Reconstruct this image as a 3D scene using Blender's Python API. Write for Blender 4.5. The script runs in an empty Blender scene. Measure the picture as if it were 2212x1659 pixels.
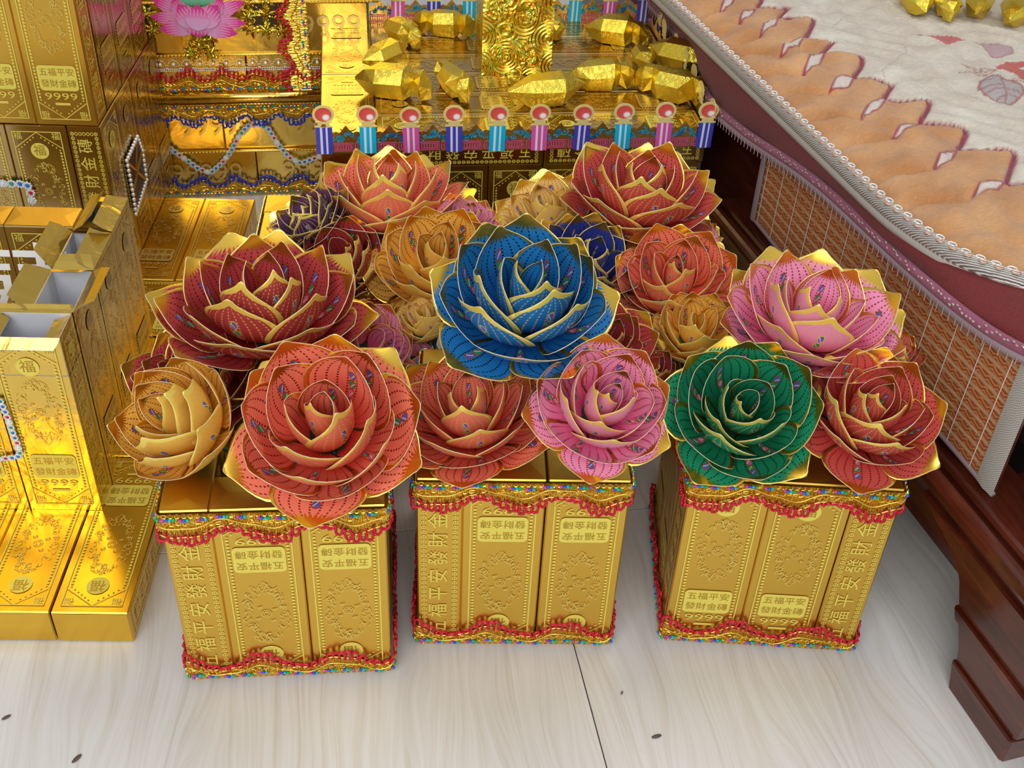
import bpy, math, random
import numpy as np
from mathutils import Matrix, Vector
random.seed(7); rng = np.random.default_rng(7)
PI = math.pi
S = bpy.context.scene
COL = S.collection
# ------------------------------------------------------------------ camera
HC, FPX, TH, RO = 1.25, 2513.0, math.radians(38.25), math.radians(3.064)
Fv = np.array([0, math.cos(TH), -math.sin(TH)]); R0 = np.array([1., 0, 0]); U0 = np.cross(R0, Fv)
Rv = math.cos(RO)*R0 + math.sin(RO)*U0; Uv = -math.sin(RO)*R0 + math.cos(RO)*U0
cam = bpy.data.objects.new('camera', bpy.data.cameras.new('camera')); COL.objects.link(cam)
cam.data.sensor_width = 36; cam.data.lens = 36*FPX/2212; cam.data.clip_start = .02
cam.matrix_world = Matrix([[Rv[0], Uv[0], -Fv[0], 0], [Rv[1], Uv[1], -Fv[1], 0], [Rv[2], Uv[2], -Fv[2], HC], [0, 0, 0, 1]])
S.camera = cam
CAM = np.array([0, 0, HC])
def ray(x, y): return Fv + Rv*(x-1106)/FPX - Uv*(y-829.5)/FPX
def P(x, y, h=0.):
    d = ray(x, y); return CAM + d*(h-HC)/d[2]
def PY(x, y, Y):
    d = ray(x, y); return CAM + d*Y/d[1]
def onplane(x, y, o, n):
    d = ray(x, y); t = np.dot(np.array(o)-CAM, n)/np.dot(d, n); return CAM + d*t
# ------------------------------------------------------------------ world, lights, exposure
W = bpy.data.worlds.new('room_light'); S.world = W; W.use_nodes = True
nt = W.node_tree; bg = nt.nodes['Background']
tc = nt.nodes.new('ShaderNodeTexCoord'); sp = nt.nodes.new('ShaderNodeSeparateXYZ'); cr = nt.nodes.new('ShaderNodeValToRGB'); mr = nt.nodes.new('ShaderNodeMapRange')
nt.links.new(tc.outputs['Generated'], sp.inputs[0]); nt.links.new(sp.outputs[1], mr.inputs[0])
mr.inputs[1].default_value = -1; mr.inputs[2].default_value = 1
nt.links.new(mr.outputs[0], cr.inputs[0]); nt.links.new(cr.outputs[0], bg.inputs[0])
cr.color_ramp.elements[0].color = (.95, .97, 1, 1); cr.color_ramp.elements[1].color = (.42, .40, .38, 1)
bg.inputs[1].default_value = .74
def area(name, loc, aim, sx, sy, power, col=(1, 1, 1)):
    l = bpy.data.lights.new(name, 'AREA'); l.shape = 'RECTANGLE'; l.size = sx; l.size_y = sy; l.energy = power; l.color = col
    o = bpy.data.objects.new(name, l); COL.objects.link(o); o.location = loc
    o.rotation_euler = (Vector(aim)-Vector(loc)).to_track_quat('-Z', 'Y').to_euler(); return o
area('window_light', (-.55, -1.5, 2.35), (.1, 1.3, .2), 2.8, 1.8, 62, (1, .985, .96))
area('ceiling_light', (.5, 1.7, 2.7), (.2, 1.6, 0), .9, .5, 16, (1, .97, .92))
S.view_settings.view_transform = 'Standard'; S.view_settings.look = 'None'; S.view_settings.gamma = 1; S.view_settings.exposure = 0
S.view_settings.use_curve_mapping = False
# ------------------------------------------------------------------ material helpers
def sock(s):
    return s
class NT:
    def __init__(s, name):
        s.m = bpy.data.materials.new(name); s.m.use_nodes = True; s.t = s.m.node_tree; s.b = s.t.nodes['Principled BSDF']
    def n(s, kind, **k):
        q = s.t.nodes.new('ShaderNode'+kind)
        for a, v in k.items(): setattr(q, a, v)
        return q
    def put(s, inp, v):
        if isinstance(v, bpy.types.NodeSocket): s.t.links.new(v, inp)
        elif isinstance(v, (tuple, list)): inp.default_value = tuple(v) + ((1,) if len(v) == 3 and inp.type == 'RGBA' else ())
        else: inp.default_value = v
    def M(s, op, a, b=0., c=0.):
        q = s.n('Math', operation=op); s.put(q.inputs[0], a); s.put(q.inputs[1], b)
        if op in ('MULTIPLY_ADD', 'COMPARE'): s.put(q.inputs[2], c)
        return q.outputs[0]
    def mix(s, f, a, b):
        q = s.n('Mix', data_type='RGBA'); s.put(q.inputs[0], f); s.put(q.inputs[6], a); s.put(q.inputs[7], b); return q.outputs[2]
    def ramp(s, f, stops):
        q = s.n('ValToRGB'); s.put(q.inputs[0], f); e = q.color_ramp.elements
        while len(e) < len(stops): e.new(.5)
        for el, (p, c) in zip(e, stops): el.position = p; el.color = tuple(c)+(1,)
        return q.outputs[0]
    def coord(s, which='Object', scale=(1, 1, 1), rot=(0, 0, 0), rand=False):
        c = s.n('TexCoord').outputs[which]; mp = s.n('Mapping'); s.put(mp.inputs[0], c); mp.inputs['Scale'].default_value = scale; mp.inputs['Rotation'].default_value = rot
        if rand:
            oi = s.n('ObjectInfo'); cm = s.n('CombineXYZ'); v = s.M('MULTIPLY', oi.outputs['Random'], 17.)
            for i in range(3): s.put(cm.inputs[i], v)
            s.t.links.new(cm.outputs[0], mp.inputs[1])
        return mp.outputs[0]
    def noise(s, vec, scale, detail=2, rough=.5, dist=0.):
        q = s.n('TexNoise'); s.put(q.inputs['Vector'], vec); q.inputs['Scale'].default_value = scale; q.inputs['Detail'].default_value = detail
        q.inputs['Roughness'].default_value = rough; q.inputs['Distortion'].default_value = dist; return q
    def bump(s, h, strength=.3, dist=.002):
        q = s.n('Bump'); s.put(q.inputs['Height'], h); q.inputs['Strength'].default_value = strength; q.inputs['Distance'].default_value = dist
        s.t.links.new(q.outputs[0], s.b.inputs['Normal'])
    def set(s, **k):
        for a, v in k.items(): s.put(s.b.inputs[a.replace('_', ' ')], v)
        return s.m
def plain(name, col, rough=.5, metal=0., **k):
    t = NT(name); return t.set(Base_Color=col, Roughness=rough, Metallic=metal, **k)
def foil(name, col, rough=.3, wr=.25, wscale=9, wd=.004):
    t = NT(name); c = t.coord('Object', rand=True)
    n1 = t.noise(c, wscale, 3, .55, .6); n2 = t.noise(c, 130, 2)
    h = t.M('ADD', n1.outputs[0], t.M('MULTIPLY', n2.outputs[0], .03))
    t.bump(h, wr, wd)
    return t.set(Base_Color=col, Metallic=1., Roughness=t.M('MULTIPLY_ADD', n1.outputs[0], .15, rough-.07))
def holo(name, bs=.5, vs=22):
    t = NT(name); c = t.coord('Object', rand=True)
    v = t.n('TexVoronoi'); t.put(v.inputs['Vector'], c); v.inputs['Scale'].default_value = vs
    w = t.M('SINE', t.M('MULTIPLY', v.outputs['Distance'], 46.))
    n = t.noise(c, 40, 3, .6)
    hue = t.ramp(t.M('FRACT', t.M('ADD', t.M('MULTIPLY', n.outputs[0], 4.), t.M('MULTIPLY', v.outputs['Distance'], 2.))), [(0, (.90, .62, .06)), (.3, (.80, .66, .07)), (.5, (.85, .74, .16)), (.62, (.42, .72, .08)), (.72, (.86, .66, .07)), (.88, (1, .38, .06)), (1, (.90, .62, .06))])
    t.bump(t.M('ADD', w, t.M('MULTIPLY', n.outputs[0], 1.5)), bs, .003)
    return t.set(Base_Color=hue, Metallic=1., Roughness=.22 if bs > .3 else .36)
GOLD = foil('gold_foil', (.76, .485, .08), .33, .08)
GOLDL = foil('gold_foil_crinkled', (.86, .60, .13), .18, .4, 26, .005)
GOLDT = foil('dim_reflection_gold_foil', (.58, .41, .17), .16, .10)  # darker, greyer copy of the gold foil; dim reflections put into its colour
PRINT = plain('pale_gold_print', (.80, .68, .11), .5, .2)
PRINTF = plain('faint_gold_print', (.78, .60, .12), .45, .45)
PRINTL = plain('tone_on_tone_print', (.82, .66, .24), .34, .9)
INK = plain('dark_gold_ink', (.50, .29, .03), .45, .6)
HOLO = holo('holographic_gold_foil'); HOLI = holo('holographic_ingot_foil', .16, 12)
THREAD = plain('gold_thread', (.95, .62, .09), .26, 1.)
LACEBASE = foil('gold_lace', (.75, .48, .05), .35, 1., 300, .002)
CORD = plain('bright_gold_cord', (1, .72, .16), .25, 1.)
REDT = plain('red_tinsel_thread', (.62, .008, .035), .3, .25)
BLUET = plain('blue_tinsel_thread', (.01, .05, .55), .3, .2)
CREAM = plain('cut_paper_edge', (.85, .72, .5), .6)
CARDGREY = plain('grey_card', (.55, .56, .60), .7)
SILVER = plain('silver_beads', (.86, .88, .94), .2, .45)
BEADS = [plain('magenta_bead', (.55, .05, .38), .12), plain('blue_bead', (.02, .10, .65), .12), plain('teal_bead', (.0, .45, .5), .12), plain('green_bead', (.0, .4, .12), .12)]
WHITE = plain('white_paper', (.85, .85, .86), .6)
# ------------------------------------------------------------------ mesh helpers
class MB:
    def __init__(s): s.v = []; s.f = []; s.m = []; s.uv = []; s.hasuv = False
    def add(s, vs, fs, m=0, uv=None):
        k = len(s.v); s.v += [tuple(map(float, q)) for q in vs]
        for i, f in enumerate(fs):
            s.f.append([k+j for j in f]); s.m.append(m if isinstance(m, int) else m[i])
            if uv is not None: s.uv.append([uv[j] for j in f]); s.hasuv = True
            else: s.uv.append([(0, 0)]*len(f))
        return s
    def box(s, x0, x1, y0, y1, z0, z1, m=0):
        v = [(x, y, z) for x in (x0, x1) for y in (y0, y1) for z in (z0, z1)]
        return s.add(v, [(0, 1, 3, 2), (4, 6, 7, 5), (0, 4, 5, 1), (2, 3, 7, 6), (0, 2, 6, 4), (1, 5, 7, 3)], m)
    def bbox(s, x0, x1, y0, y1, z0, z1, b=.0015, m=0):   # box with chamfered edges
        vs = []; idx = {}
        for i, x in enumerate((x0, x1)):
            for j, y in enumerate((y0, y1)):
                for k, z in enumerate((z0, z1)):
                    sx, sy, sz = (1-2*i)*b, (1-2*j)*b, (1-2*k)*b
                    for a, q in enumerate(((x, y+sy, z+sz), (x+sx, y, z+sz), (x+sx, y+sy, z))):
                        idx[i, j, k, a] = len(vs); vs.append(q)
        fs = []
        for i in (0, 1): fs.append([idx[i, j, k, 0] for j, k in ((0, 0), (0, 1), (1, 1), (1, 0))][::1 if i == 0 else -1])
        for j in (0, 1): fs.append([idx[i, j, k, 1] for i, k in ((0, 0), (1, 0), (1, 1), (0, 1))][::1 if j == 0 else -1])
        for k in (0, 1): fs.append([idx[i, j, k, 2] for i, j in ((0, 0), (0, 1), (1, 1), (1, 0))][::1 if k == 0 else -1])
        for j in (0, 1):
            for k in (0, 1): fs.append([idx[0, j, k, 1], idx[1, j, k, 1], idx[1, j, k, 2], idx[0, j, k, 2]])
        for i in (0, 1):
            for k in (0, 1): fs.append([idx[i, 0, k, 0], idx[i, 1, k, 0], idx[i, 1, k, 2], idx[i, 0, k, 2]])
            for j in (0, 1): fs.append([idx[i, j, 0, 0], idx[i, j, 1, 0], idx[i, j, 1, 1], idx[i, j, 0, 1]])
        for i in (0, 1):
            for j in (0, 1):
                for k in (0, 1): fs.append([idx[i, j, k, a] for a in (0, 1, 2)])
        return s.add(vs, fs, m)
    def tube(s, pts, r, n=5, m=0, closed=False, flat=1.):
        pts = np.array(pts, float); N = len(pts)
        tg = np.gradient(pts, axis=0) if not closed else np.roll(pts, -1, 0)-np.roll(pts, 1, 0)
        tg /= np.linalg.norm(tg, axis=1)[:, None]+1e-12
        up = np.array([0, 0, 1.]) if abs(tg[0][2]) < .9 else np.array([1., 0, 0]); vs = []; prev = None
        rr = r if hasattr(r, '__len__') else [r]*N
        for p, t, q in zip(pts, tg, rr):
            a = up-t*np.dot(up, t) if prev is None else prev-t*np.dot(prev, t)
            a /= np.linalg.norm(a)+1e-12; prev = a; b = np.cross(t, a)
            vs += [p+q*(math.cos(2*PI*k/n)*a*flat+math.sin(2*PI*k/n)*b) for k in range(n)]
        fs = [(i*n+k, i*n+(k+1) % n, ((i+1) % N)*n+(k+1) % n, ((i+1) % N)*n+k) for i in range(N-(0 if closed else 1)) for k in range(n)]
        if not closed: fs += [tuple(range(n))[::-1], tuple((N-1)*n+k for k in range(n))]
        return s.add(vs, fs, m)
    def ball(s, c, r, m=0, n=6, k=4, sc=(1, 1, 1)):
        vs = [(0, 0, 1)]+[(math.sin(PI*i/k)*math.cos(2*PI*j/n), math.sin(PI*i/k)*math.sin(2*PI*j/n), math.cos(PI*i/k)) for i in range(1, k) for j in range(n)]+[(0, 0, -1)]
        fs = [(0, 1+j, 1+(j+1) % n) for j in range(n)]
        for i in range(k-2): fs += [(1+i*n+j, 1+(i+1)*n+j, 1+(i+1)*n+(j+1) % n, 1+i*n+(j+1) % n) for j in range(n)]
        fs += [(len(vs)-1, 1+(k-2)*n+(j+1) % n, 1+(k-2)*n+j) for j in range(n)]
        return s.add([(c[0]+r*x*sc[0], c[1]+r*y*sc[1], c[2]+r*z*sc[2]) for x, y, z in vs], fs, m)
    def poly(s, pts, m=0): return s.add(pts, [tuple(range(len(pts)))], m)
    def slab(s, pts, d, m=0, me=None):    # flat outline (3-D pts) with thickness vector d
        n = len(pts); a = [np.array(p, float) for p in pts]; b = [p+np.array(d) for p in a]
        s.add(a+b, [tuple(range(n)), tuple(range(2*n-1, n-1, -1))]+[(i, (i+1) % n, n+(i+1) % n, n+i) for i in range(n)], [m, m]+[m if me is None else me]*n); return s
    def merge(s, me, M=Matrix(), m=0):
        s.add([M @ v.co for v in me.vertices], [tuple(p.vertices) for p in me.polygons], m); return s
    def mesh(s, name, mats, smooth=False):
        me = bpy.data.meshes.new(name); me.from_pydata(s.v, [], s.f)
        for q in (mats if isinstance(mats, (list, tuple)) else [mats]): me.materials.append(q)
        me.polygons.foreach_set('material_index', s.m)
        if smooth: me.polygons.foreach_set('use_smooth', [True]*len(s.f))
        if s.hasuv:
            l = me.uv_layers.new(name='UVMap'); l.data.foreach_set('uv', [c for f in s.uv for q in f for c in q])
        me.update(); return me
def ob(name, me, parent=None, loc=(0, 0, 0), rot=None, mat=None, label=None, kind=None):
    o = bpy.data.objects.new(name, me); COL.objects.link(o)
    if parent: o.parent = parent
    if mat is not None: o.matrix_basis = mat
    else:
        o.location = loc
        if rot: o.rotation_euler = rot
    if label: o['label'] = label
    if kind: o['kind'] = kind
    return o
def tag(o, label, cat, group=None, kind=None):
    o['label'] = label; o['category'] = cat
    if group: o['group'] = group
    if kind: o['kind'] = kind
    return o
def empty(name, loc=(0, 0, 0), rz=0, label=None, cat=None, group=None):
    o = ob(name, None, None, loc, (0, 0, rz)); o.empty_display_size = .05
    if label: tag(o, label, cat, group)
    return o
_font = {}
def text_mesh(txt, size=1., spacing=1.):
    k = (txt, size, spacing)
    if k in _font: return _font[k]
    cu = bpy.data.curves.new('lettering', 'FONT'); cu.body = txt; cu.size = size; cu.align_x = 'CENTER'; cu.align_y = 'CENTER'; cu.resolution_u = 2; cu.space_line = spacing
    o = bpy.data.objects.new('lettering', cu); COL.objects.link(o)
    dg = bpy.context.evaluated_depsgraph_get(); me = bpy.data.meshes.new_from_object(o.evaluated_get(dg))
    bpy.data.objects.remove(o); _font[k] = me; return me
# ------------------------------------------------------------------ the floor
def floor_mat():
    t = NT('pale_wood_tile')
    d = t.noise(t.coord('Object', (3, .8, 1), rand=True), 2.2, 2, .5); off = t.n('VectorMath', operation='MULTIPLY_ADD'); t.put(off.inputs[0], d.outputs['Color']); off.inputs[1].default_value = (.16, 0, 0); t.put(off.inputs[2], t.coord('Object', rand=True))
    mp = t.n('Mapping'); mp.inputs['Scale'].default_value = (60, 1.3, 1); t.put(mp.inputs[0], off.outputs[0])
    mp2 = t.n('Mapping'); mp2.inputs['Scale'].default_value = (260, 6, 1); t.put(mp2.inputs[0], off.outputs[0])
    n = t.noise(mp.outputs[0], 1.6, 4, .6); m = t.noise(mp2.outputs[0], 1.2, 3, .6); n2 = t.noise(t.coord('Object', rand=True), 3, 2)
    f = t.M('ADD', t.M('MULTIPLY', n.outputs[0], .65), t.M('MULTIPLY', m.outputs[0], .35))
    col = t.ramp(f, [(.30, (.50, .455, .40)), (.44, (.62, .60, .565)), (.56, (.675, .675, .665)), (.75, (.70, .70, .695))])
    col = t.mix(t.M('MULTIPLY', n2.outputs[0], .25), col, (.62, .63, .65))
    t.bump(f, .06, .001)
    return t.set(Base_Color=col, Roughness=.33, Specular_IOR_Level=.45)
FM = floor_mat(); GROUT = plain('dark_tile_joint', (.05, .045, .04), .8)
fl = ob('floor', MB().box(-3.2, 3.4, -1.2, 5, -.03, -.004).mesh('floor', GROUT)); fl['kind'] = 'structure'
ya = math.radians(11.75); ex = np.array([math.cos(ya), math.sin(ya)]); ey = np.array([-math.sin(ya), math.cos(ya)])
J0 = np.array([.053, 1.262]); T = .8
tme = MB().bbox(.0008, T-.0008, .0008, T-.0008, -.004, 0, .0006).mesh('floor_tile', FM)
for i in range(-3, 3):
    for j in range(-2, 4):
        q = J0+ex*i*T+ey*j*T
        if abs(q[0]+.3) > 3 or q[1] > 4.2: continue
        ob('floor_tile', tme, fl, (q[0], q[1], 0), (0, 0, ya))
# ------------------------------------------------------------------ gold brick boxes with their print
A, B, L = .057, .101, .3033
def disc(mb, cx, cy, r, m, T3, n=8, ry=None):
    mb.poly([T3(cx+r*math.cos(2*PI*k/n), cy+(ry or r)*math.sin(2*PI*k/n)) for k in range(n)], m)
def strip(mb, pts, w, m, T3):
    pts = np.array(pts, float); tg = np.gradient(pts, axis=0); nn = np.stack([-tg[:, 1], tg[:, 0]], 1); nn /= np.linalg.norm(nn, axis=1)[:, None]+1e-12
    a = pts+nn*w/2; b = pts-nn*w/2; n = len(pts)
    mb.add([T3(*q) for q in a]+[T3(*q) for q in b], [(i, n+i, n+i+1, i+1) for i in range(n-1)], m)
def wide_print(mb, T3, MT):          # local x across (+-B/2), y along (0..L)
    hb = B/2
    w = .0016; e = .011
    strip(mb, [(-hb+e, .012), (-hb+e, L-.012)], w, 0, T3); strip(mb, [(hb-e, .012), (hb-e, L-.012)], w, 0, T3)
    strip(mb, [(-hb+e, .012), (hb-e, .012)], w, 0, T3); strip(mb, [(-hb+e, L-.012), (hb-e, L-.012)], w, 0, T3)
    for s, y0 in ((1, .012), (-1, L-.012)):
        strip(mb, [(-hb+e, y0+s*.030), (0, y0+s*.001), (hb-e, y0+s*.030)], w*.9, 0, T3)
        for k in range(1, 7):
            for sx in (-1, 1): disc(mb, sx*(.0055*k+.001), y0+s*(.006+.0045*k), .0014, 0, T3, 6)
        for sx in (-1, 1):
            m2 = text_mesh('福', .014); mb.merge(m2, MT @ Matrix.Translation((sx*(hb-e-.0085), y0+s*.0085, 0)) @ Matrix.Rotation(0 if s < 0 else PI, 4, 'Z'), 0)
    n = 37
    for k in range(n):
        y = .050+(L-.1)*k/(n-1)
        for sx in (-1, 1): disc(mb, sx*(hb-e-.005), y, .0019, 0, T3, 7, .0021)
    # round medallion
    cy = L-.047; disc(mb, 0, cy, .0150, 0, T3, 20, .0150)
    mb.merge(text_mesh('福', .021), MT @ Matrix.Translation((0, cy, .0003)), 2)
    # lettered plate
    x0, x1, y0, y1, r = -.0310, .0310, .062, .105, .006
    pts = []
    for (cx, cyy, a0) in ((x1-r, y1-r, 0), (x0+r, y1-r, 90), (x0+r, y0+r, 180), (x1-r, y0+r, 270)):
        pts += [T3(cx+r*math.cos(math.radians(a0+a)), cyy+r*math.sin(math.radians(a0+a))) for a in (0, 30, 60, 90)]
    mb.poly(pts, 0)
    mb.merge(text_mesh('五福平安', .0142), MT @ Matrix.Translation((0, .0930, .0003)), 2)
    mb.merge(text_mesh('發財金磚', .0142), MT @ Matrix.Translation((0, .0735, .0003)), 2)
    mb.merge(text_mesh('9999', .0215), MT @ Matrix.Translation((0, .0515, .0)) @ Matrix.Diagonal((1.25, .78, 1, 1)), 0)
    strip(mb, [(-.012, .039), (.012, .039)], .0042, 0, T3)
    # dragon wreath
    rg = random.Random(3)
    for k in range(150):
        a = rg.uniform(0, 2*PI); q = rg.uniform(.72, 1.08); cx, cyy = .025*q*math.cos(a), .180+.051*q*math.sin(a)
        ar, st, sw = rg.uniform(.0012, .0045), rg.uniform(0, 6.3), rg.uniform(1.2, 3.6)
        strip(mb, [(cx+ar*math.cos(st+sw*t/4), cyy+ar*1.2*math.sin(st+sw*t/4)) for t in range(5)], .0009, 1, lambda x, y, k=k: T3(x, y, k*1.5e-6))
    for rr in (.0062, .0034): strip(mb, [(rr*math.cos(t*PI/8), .180+rr*math.sin(t*PI/8)) for t in range(17)], .0011, 1, T3)
    for k in range(4):
        a = k*PI/2+.6
        for d in (0, 1, 2): strip(mb, [(.013*math.cos(a)+.003*math.cos(t), .180+.015*math.sin(a)+(.003-.0012*d)*math.sin(t+d)) for t in (0, 1, 2, 3, 4)], .0009, 1, T3)
def side_print(mb, T3, MT):          # local x across (+-A/2), y along
    n = 34
    for k in range(n):
        y = .014+(L-.028)*k/(n-1)
        for sx in (-1, 1):
            strip(mb, [(sx*.0195+.0026*math.cos(t*PI/4), y+.0030*math.sin(t*PI/4)) for t in range(9)], .0011, 0, T3); strip(mb, [(sx*.0195, y-.0022), (sx*.0195, y+.0022)], .0009, 0, T3)
    for k in range(-2, 3):
        for y in (.014, L-.014): strip(mb, [(k*.0065+.0024*math.cos(t*PI/4), y+.0028*math.sin(t*PI/4)) for t in range(9)], .0011, 0, T3)
    for k, ch in enumerate('五福平安發財金磚'):
        mb.merge(text_mesh(ch, .027), MT @ Matrix.Translation((0, .036+k*.0330, 0)) @ Matrix.Rotation(PI/2, 4, 'Z'), 0)
def face_frame(origin, xa, ya_, off=.0004):
    o = np.array(origin, float); xa = np.array(xa, float); yv = np.array(ya_, float); n = np.cross(xa, yv); o = o+n*off
    M = Matrix([[xa[0], yv[0], n[0], o[0]], [xa[1], yv[1], n[1], o[1]], [xa[2], yv[2], n[2], o[2]], [0, 0, 0, 1]])
    cnt = [0]
    def T3(x, y, e=None): return o+xa*x+yv*y+n*(0 if e is None else e)
    return T3, M
# brick: x across B (centred), y thickness (0..A, front face at y=0), z length 0..L
brick_me = {}
def brick_meshes(key, mat):
    mb = MB().bbox(-B/2+.0006, B/2-.0006, .0006, A-.0006, .0006, L-.0006, .0016)
    pinch = 0
    for zz, d in ((L, 1), (0, -1)):       # folded end flaps
        z1 = zz+d*.0004
        mb.add([(-B/2+.002, .002, z1), (B/2-.002, .002, z1), (B/2-.02, A/2, z1+d*.0010), (-B/2+.02, A/2, z1+d*.0010), (B/2-.002, A-.002, z1), (-B/2+.002, A-.002, z1)],
               [(0, 1, 2, 3), (3, 2, 4, 5), (0, 3, 5), (1, 4, 2)])
    return mb.mesh(key, mat)
BR = brick_meshes('brick_box', GOLD); BRT = brick_meshes('brick_box_dim', GOLDT); BRL = brick_meshes('brick_box_shiny', foil('bright_gold_foil', (.80, .50, .06),   .24, .10, 10, .003))
pm = MB()
for o_, xa in (((0, 0, 0), (1, 0, 0)), ((0, A, 0), (-1, 0, 0))):
    T3, MT = face_frame(o_, xa, (0, 0, 1)); wide_print(pm, T3, MT)
for o_, xa in (((-B/2, A/2, 0), (0, -1, 0)), ((B/2, A/2, 0), (0, 1, 0))):
    T3, MT = face_frame(o_, xa, (0, 0, 1)); side_print(pm, T3, MT)
PR = pm.mesh('brick_print', [PRINT, PRINTF, INK]); PRQ = pm.mesh('brick_print_soft', [PRINTL, PRINTL, GOLDT])
def brick(parent, M, me=None, print_=True, soft=False):
    o = ob('gold_brick', me or BR, parent, mat=M)
    if print_: ob('print', PRQ if soft else PR, o)
    return o
FLIP = Matrix.Translation((0, A, L)) @ Matrix.Rotation(PI, 4, 'X')      # upside down
FLIP = Matrix.Translation((0, 0, L)) @ Matrix.Rotation(PI, 4, 'Y')      # upside down, same front
# ------------------------------------------------------------------ lace trims
def lace(path, zbase, d, meshes, amp=.0075, period=.1, fr=REDT, drop=.040, phase=0., closed=True):
    """path(s)->(point2d, normal2d); total length path.len; d=-1 hanging, +1 standing"""
    Ls = path.len
    def pt(s, z, off):
        p, n = path(s % Ls if closed else min(max(s, 0), Ls)); return (p[0]+n[0]*off, p[1]+n[1]*off, zbase+d*z)
    rg = random.Random(11)
    wav = lambda s: amp*(math.sin(2*PI*s/period+phase)+.25*math.sin(2*PI*s/period*2.3+1))
    g = MB(); N = int(Ls/.006)
    vs = []; fs = []
    for i in range(N+1):
        s = Ls*i/N; vs += [pt(s, .002, .0012), pt(s, drop*.62+wav(s), .0016)]
    fs = [(2*i, 2*i+1, 2*i+3, 2*i+2) for i in range(N)]; g.add(vs, fs, 0)
    n = int(Ls/.0028)
    for i in range(n):                                        # knotted threads
        s = Ls*i/n; z0 = rg.uniform(0, .006); z1 = drop*.66+wav(s)+rg.uniform(-.002, .002)
        pts = [pt(s+rg.uniform(-.0012, .0012), z0+(z1-z0)*k/5, .0022+rg.uniform(0, .0014)) for k in range(6)]
        g.tube(pts, .0006, 3, 1)
    for i in range(int(Ls/.0075)):                            # small scallop loops
        s = .0075*i; g.tube([pt(s+.0030*math.cos(t), .003+.0032*math.sin(t), .0032) for t in np.linspace(0, 2*PI, 7)], .0007, 3, 1)
        g.tube([pt(s+.0034*math.cos(t), drop*.35+.0030*math.sin(t)+rg.uniform(-.002, .002), .0034) for t in np.linspace(0, 2*PI, 6)], .0007, 3, 1)
    c = MB(); ss = np.linspace(0, Ls, int(Ls/.005))
    c.tube([pt(s, drop*.40+wav(s), .0046) for s in ss], .0009, 5); c.tube([pt(s, drop*.72+wav(s)*1.15, .0048) for s in ss], .0010, 5)
    f = MB(); pts = []; s = 0
    while s < Ls:
        hh = .0095+.0050*math.sin(2*PI*s/period+phase)+rg.uniform(-.003, .003); pw = .0052
        zc = drop*.70+wav(s)
        for a, z in ((0, 0), (-.10, .45), (.02, .85), (.30, 1), (.58, .85), (.68, .45), (.55, 0)):
            pts.append(pt(s+a*pw*2.0, zc+z*hh+rg.uniform(-.0005, .0005), .0035+rg.uniform(0, .0035)))
        s += pw*(rg.uniform(1.35, 2.1)-.25*math.sin(2*PI*s/period+phase))
    f.tube(pts, .0019, 5)
    for q in pts[::3]: f.ball(q, .0023, 0, 5, 3)
    b = MB(); s = .006; k = 0
    while s < Ls-.004:
        for j in range(3 if rg.random() < .7 else 4):
            b.ball(pt(s+j*.0040, drop*.16+wav(s)*.35+rg.uniform(-.0008, .0008), .0045), .0023, (j+k // 9) % 4, 6, 4, (1.1, 1, .9))
        s += .0215+rg.uniform(-.002, .002); k += 1
    return (g.mesh('lace_band', [LACEBASE, THREAD]), c.mesh('wavy_cord', CORD, True), f.mesh('fringe', fr, True), b.mesh('beads', BEADS, True))
def put_lace(parent, ms, mat=None, colour='red'):
    g, c, f, b = ms; mat = mat or Matrix()
    o = ob('lace_trim', g, parent, mat=mat)
    ob('wavy_cord', c, o); q = ob('fringe', f, o); q['label'] = colour+' looped tinsel fringe'; q = ob('beads', b, o, kind='stuff'); return o
WV = 2*B+A
class SqPath:
    def __init__(s, w, e=.003, r=.004): s.w = w; s.e = e; s.len = 4*w
    def __call__(s, t):
        w = s.w; k = int(t // w) % 4; u = t-w*(t // w)
        x, n = [((u, 0), (0, -1)), ((w, u), (1, 0)), ((w-u, w), (0, 1)), ((0, w-u), (-1, 0))][k]
        nx, ny = n; c = .006
        if u < c: pn = [(-1, 0), (0, -1), (1, 0), (0, 1)][k]; a = .5+.5*u/c; nx, ny = n[0]*a+pn[0]*(1-a), n[1]*a+pn[1]*(1-a)
        elif u > w-c: pn = [(1, 0), (0, 1), (-1, 0), (0, -1)][k]; a = .5+.5*(w-u)/c; nx, ny = n[0]*a+pn[0]*(1-a), n[1]*a+pn[1]*(1-a)
        return x, (nx, ny)
class LinePath:
    def __init__(s, l): s.len = l
    def __call__(s, t): return (t, 0), (0, -1)
TOPL = lace(SqPath(WV), L-.002, -1, None)
BOTL = lace(SqPath(WV), .006, 1, None, drop=.036, phase=2.)
def vase(loc, yaw, flips, label, order):
    """order 'left': narrow brick first then two wide; 'right': two wide then narrow (pinwheel)"""
    v = empty('brick_vase', loc, yaw, label, 'vase', 'vases made of gold brick boxes')
    for side in range(4):
        R = Matrix.Translation((WV/2, WV/2, 0)) @ Matrix.Rotation(side*PI/2, 4, 'Z') @ Matrix.Translation((-WV/2, -WV/2, 0))
        for k in range(2):
            x = (A if order == 'left' else 0)+B*(k+.5); fl_ = flips and side != 3
            M = R @ Matrix.Translation((x+random.uniform(-.0006, .0006), random.uniform(0, .0012), 0)) @ Matrix.Rotation(random.uniform(-.004, .004), 4, 'Z')
            if fl_: M = M @ FLIP
            brick(v, M)
    o = ob('floor_card', MB().box(A, WV-A, A, WV-A, .0, .003).mesh('vase_bottom', GOLD), v)
    put_lace(v, TOPL); put_lace(v, BOTL)
    return v
vl = vase((-.3945, .9319, 0), math.radians(6.8), True, 'gold brick-box vase at left, lettering upside down, under the yellow and coral paper roses', 'left')
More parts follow.
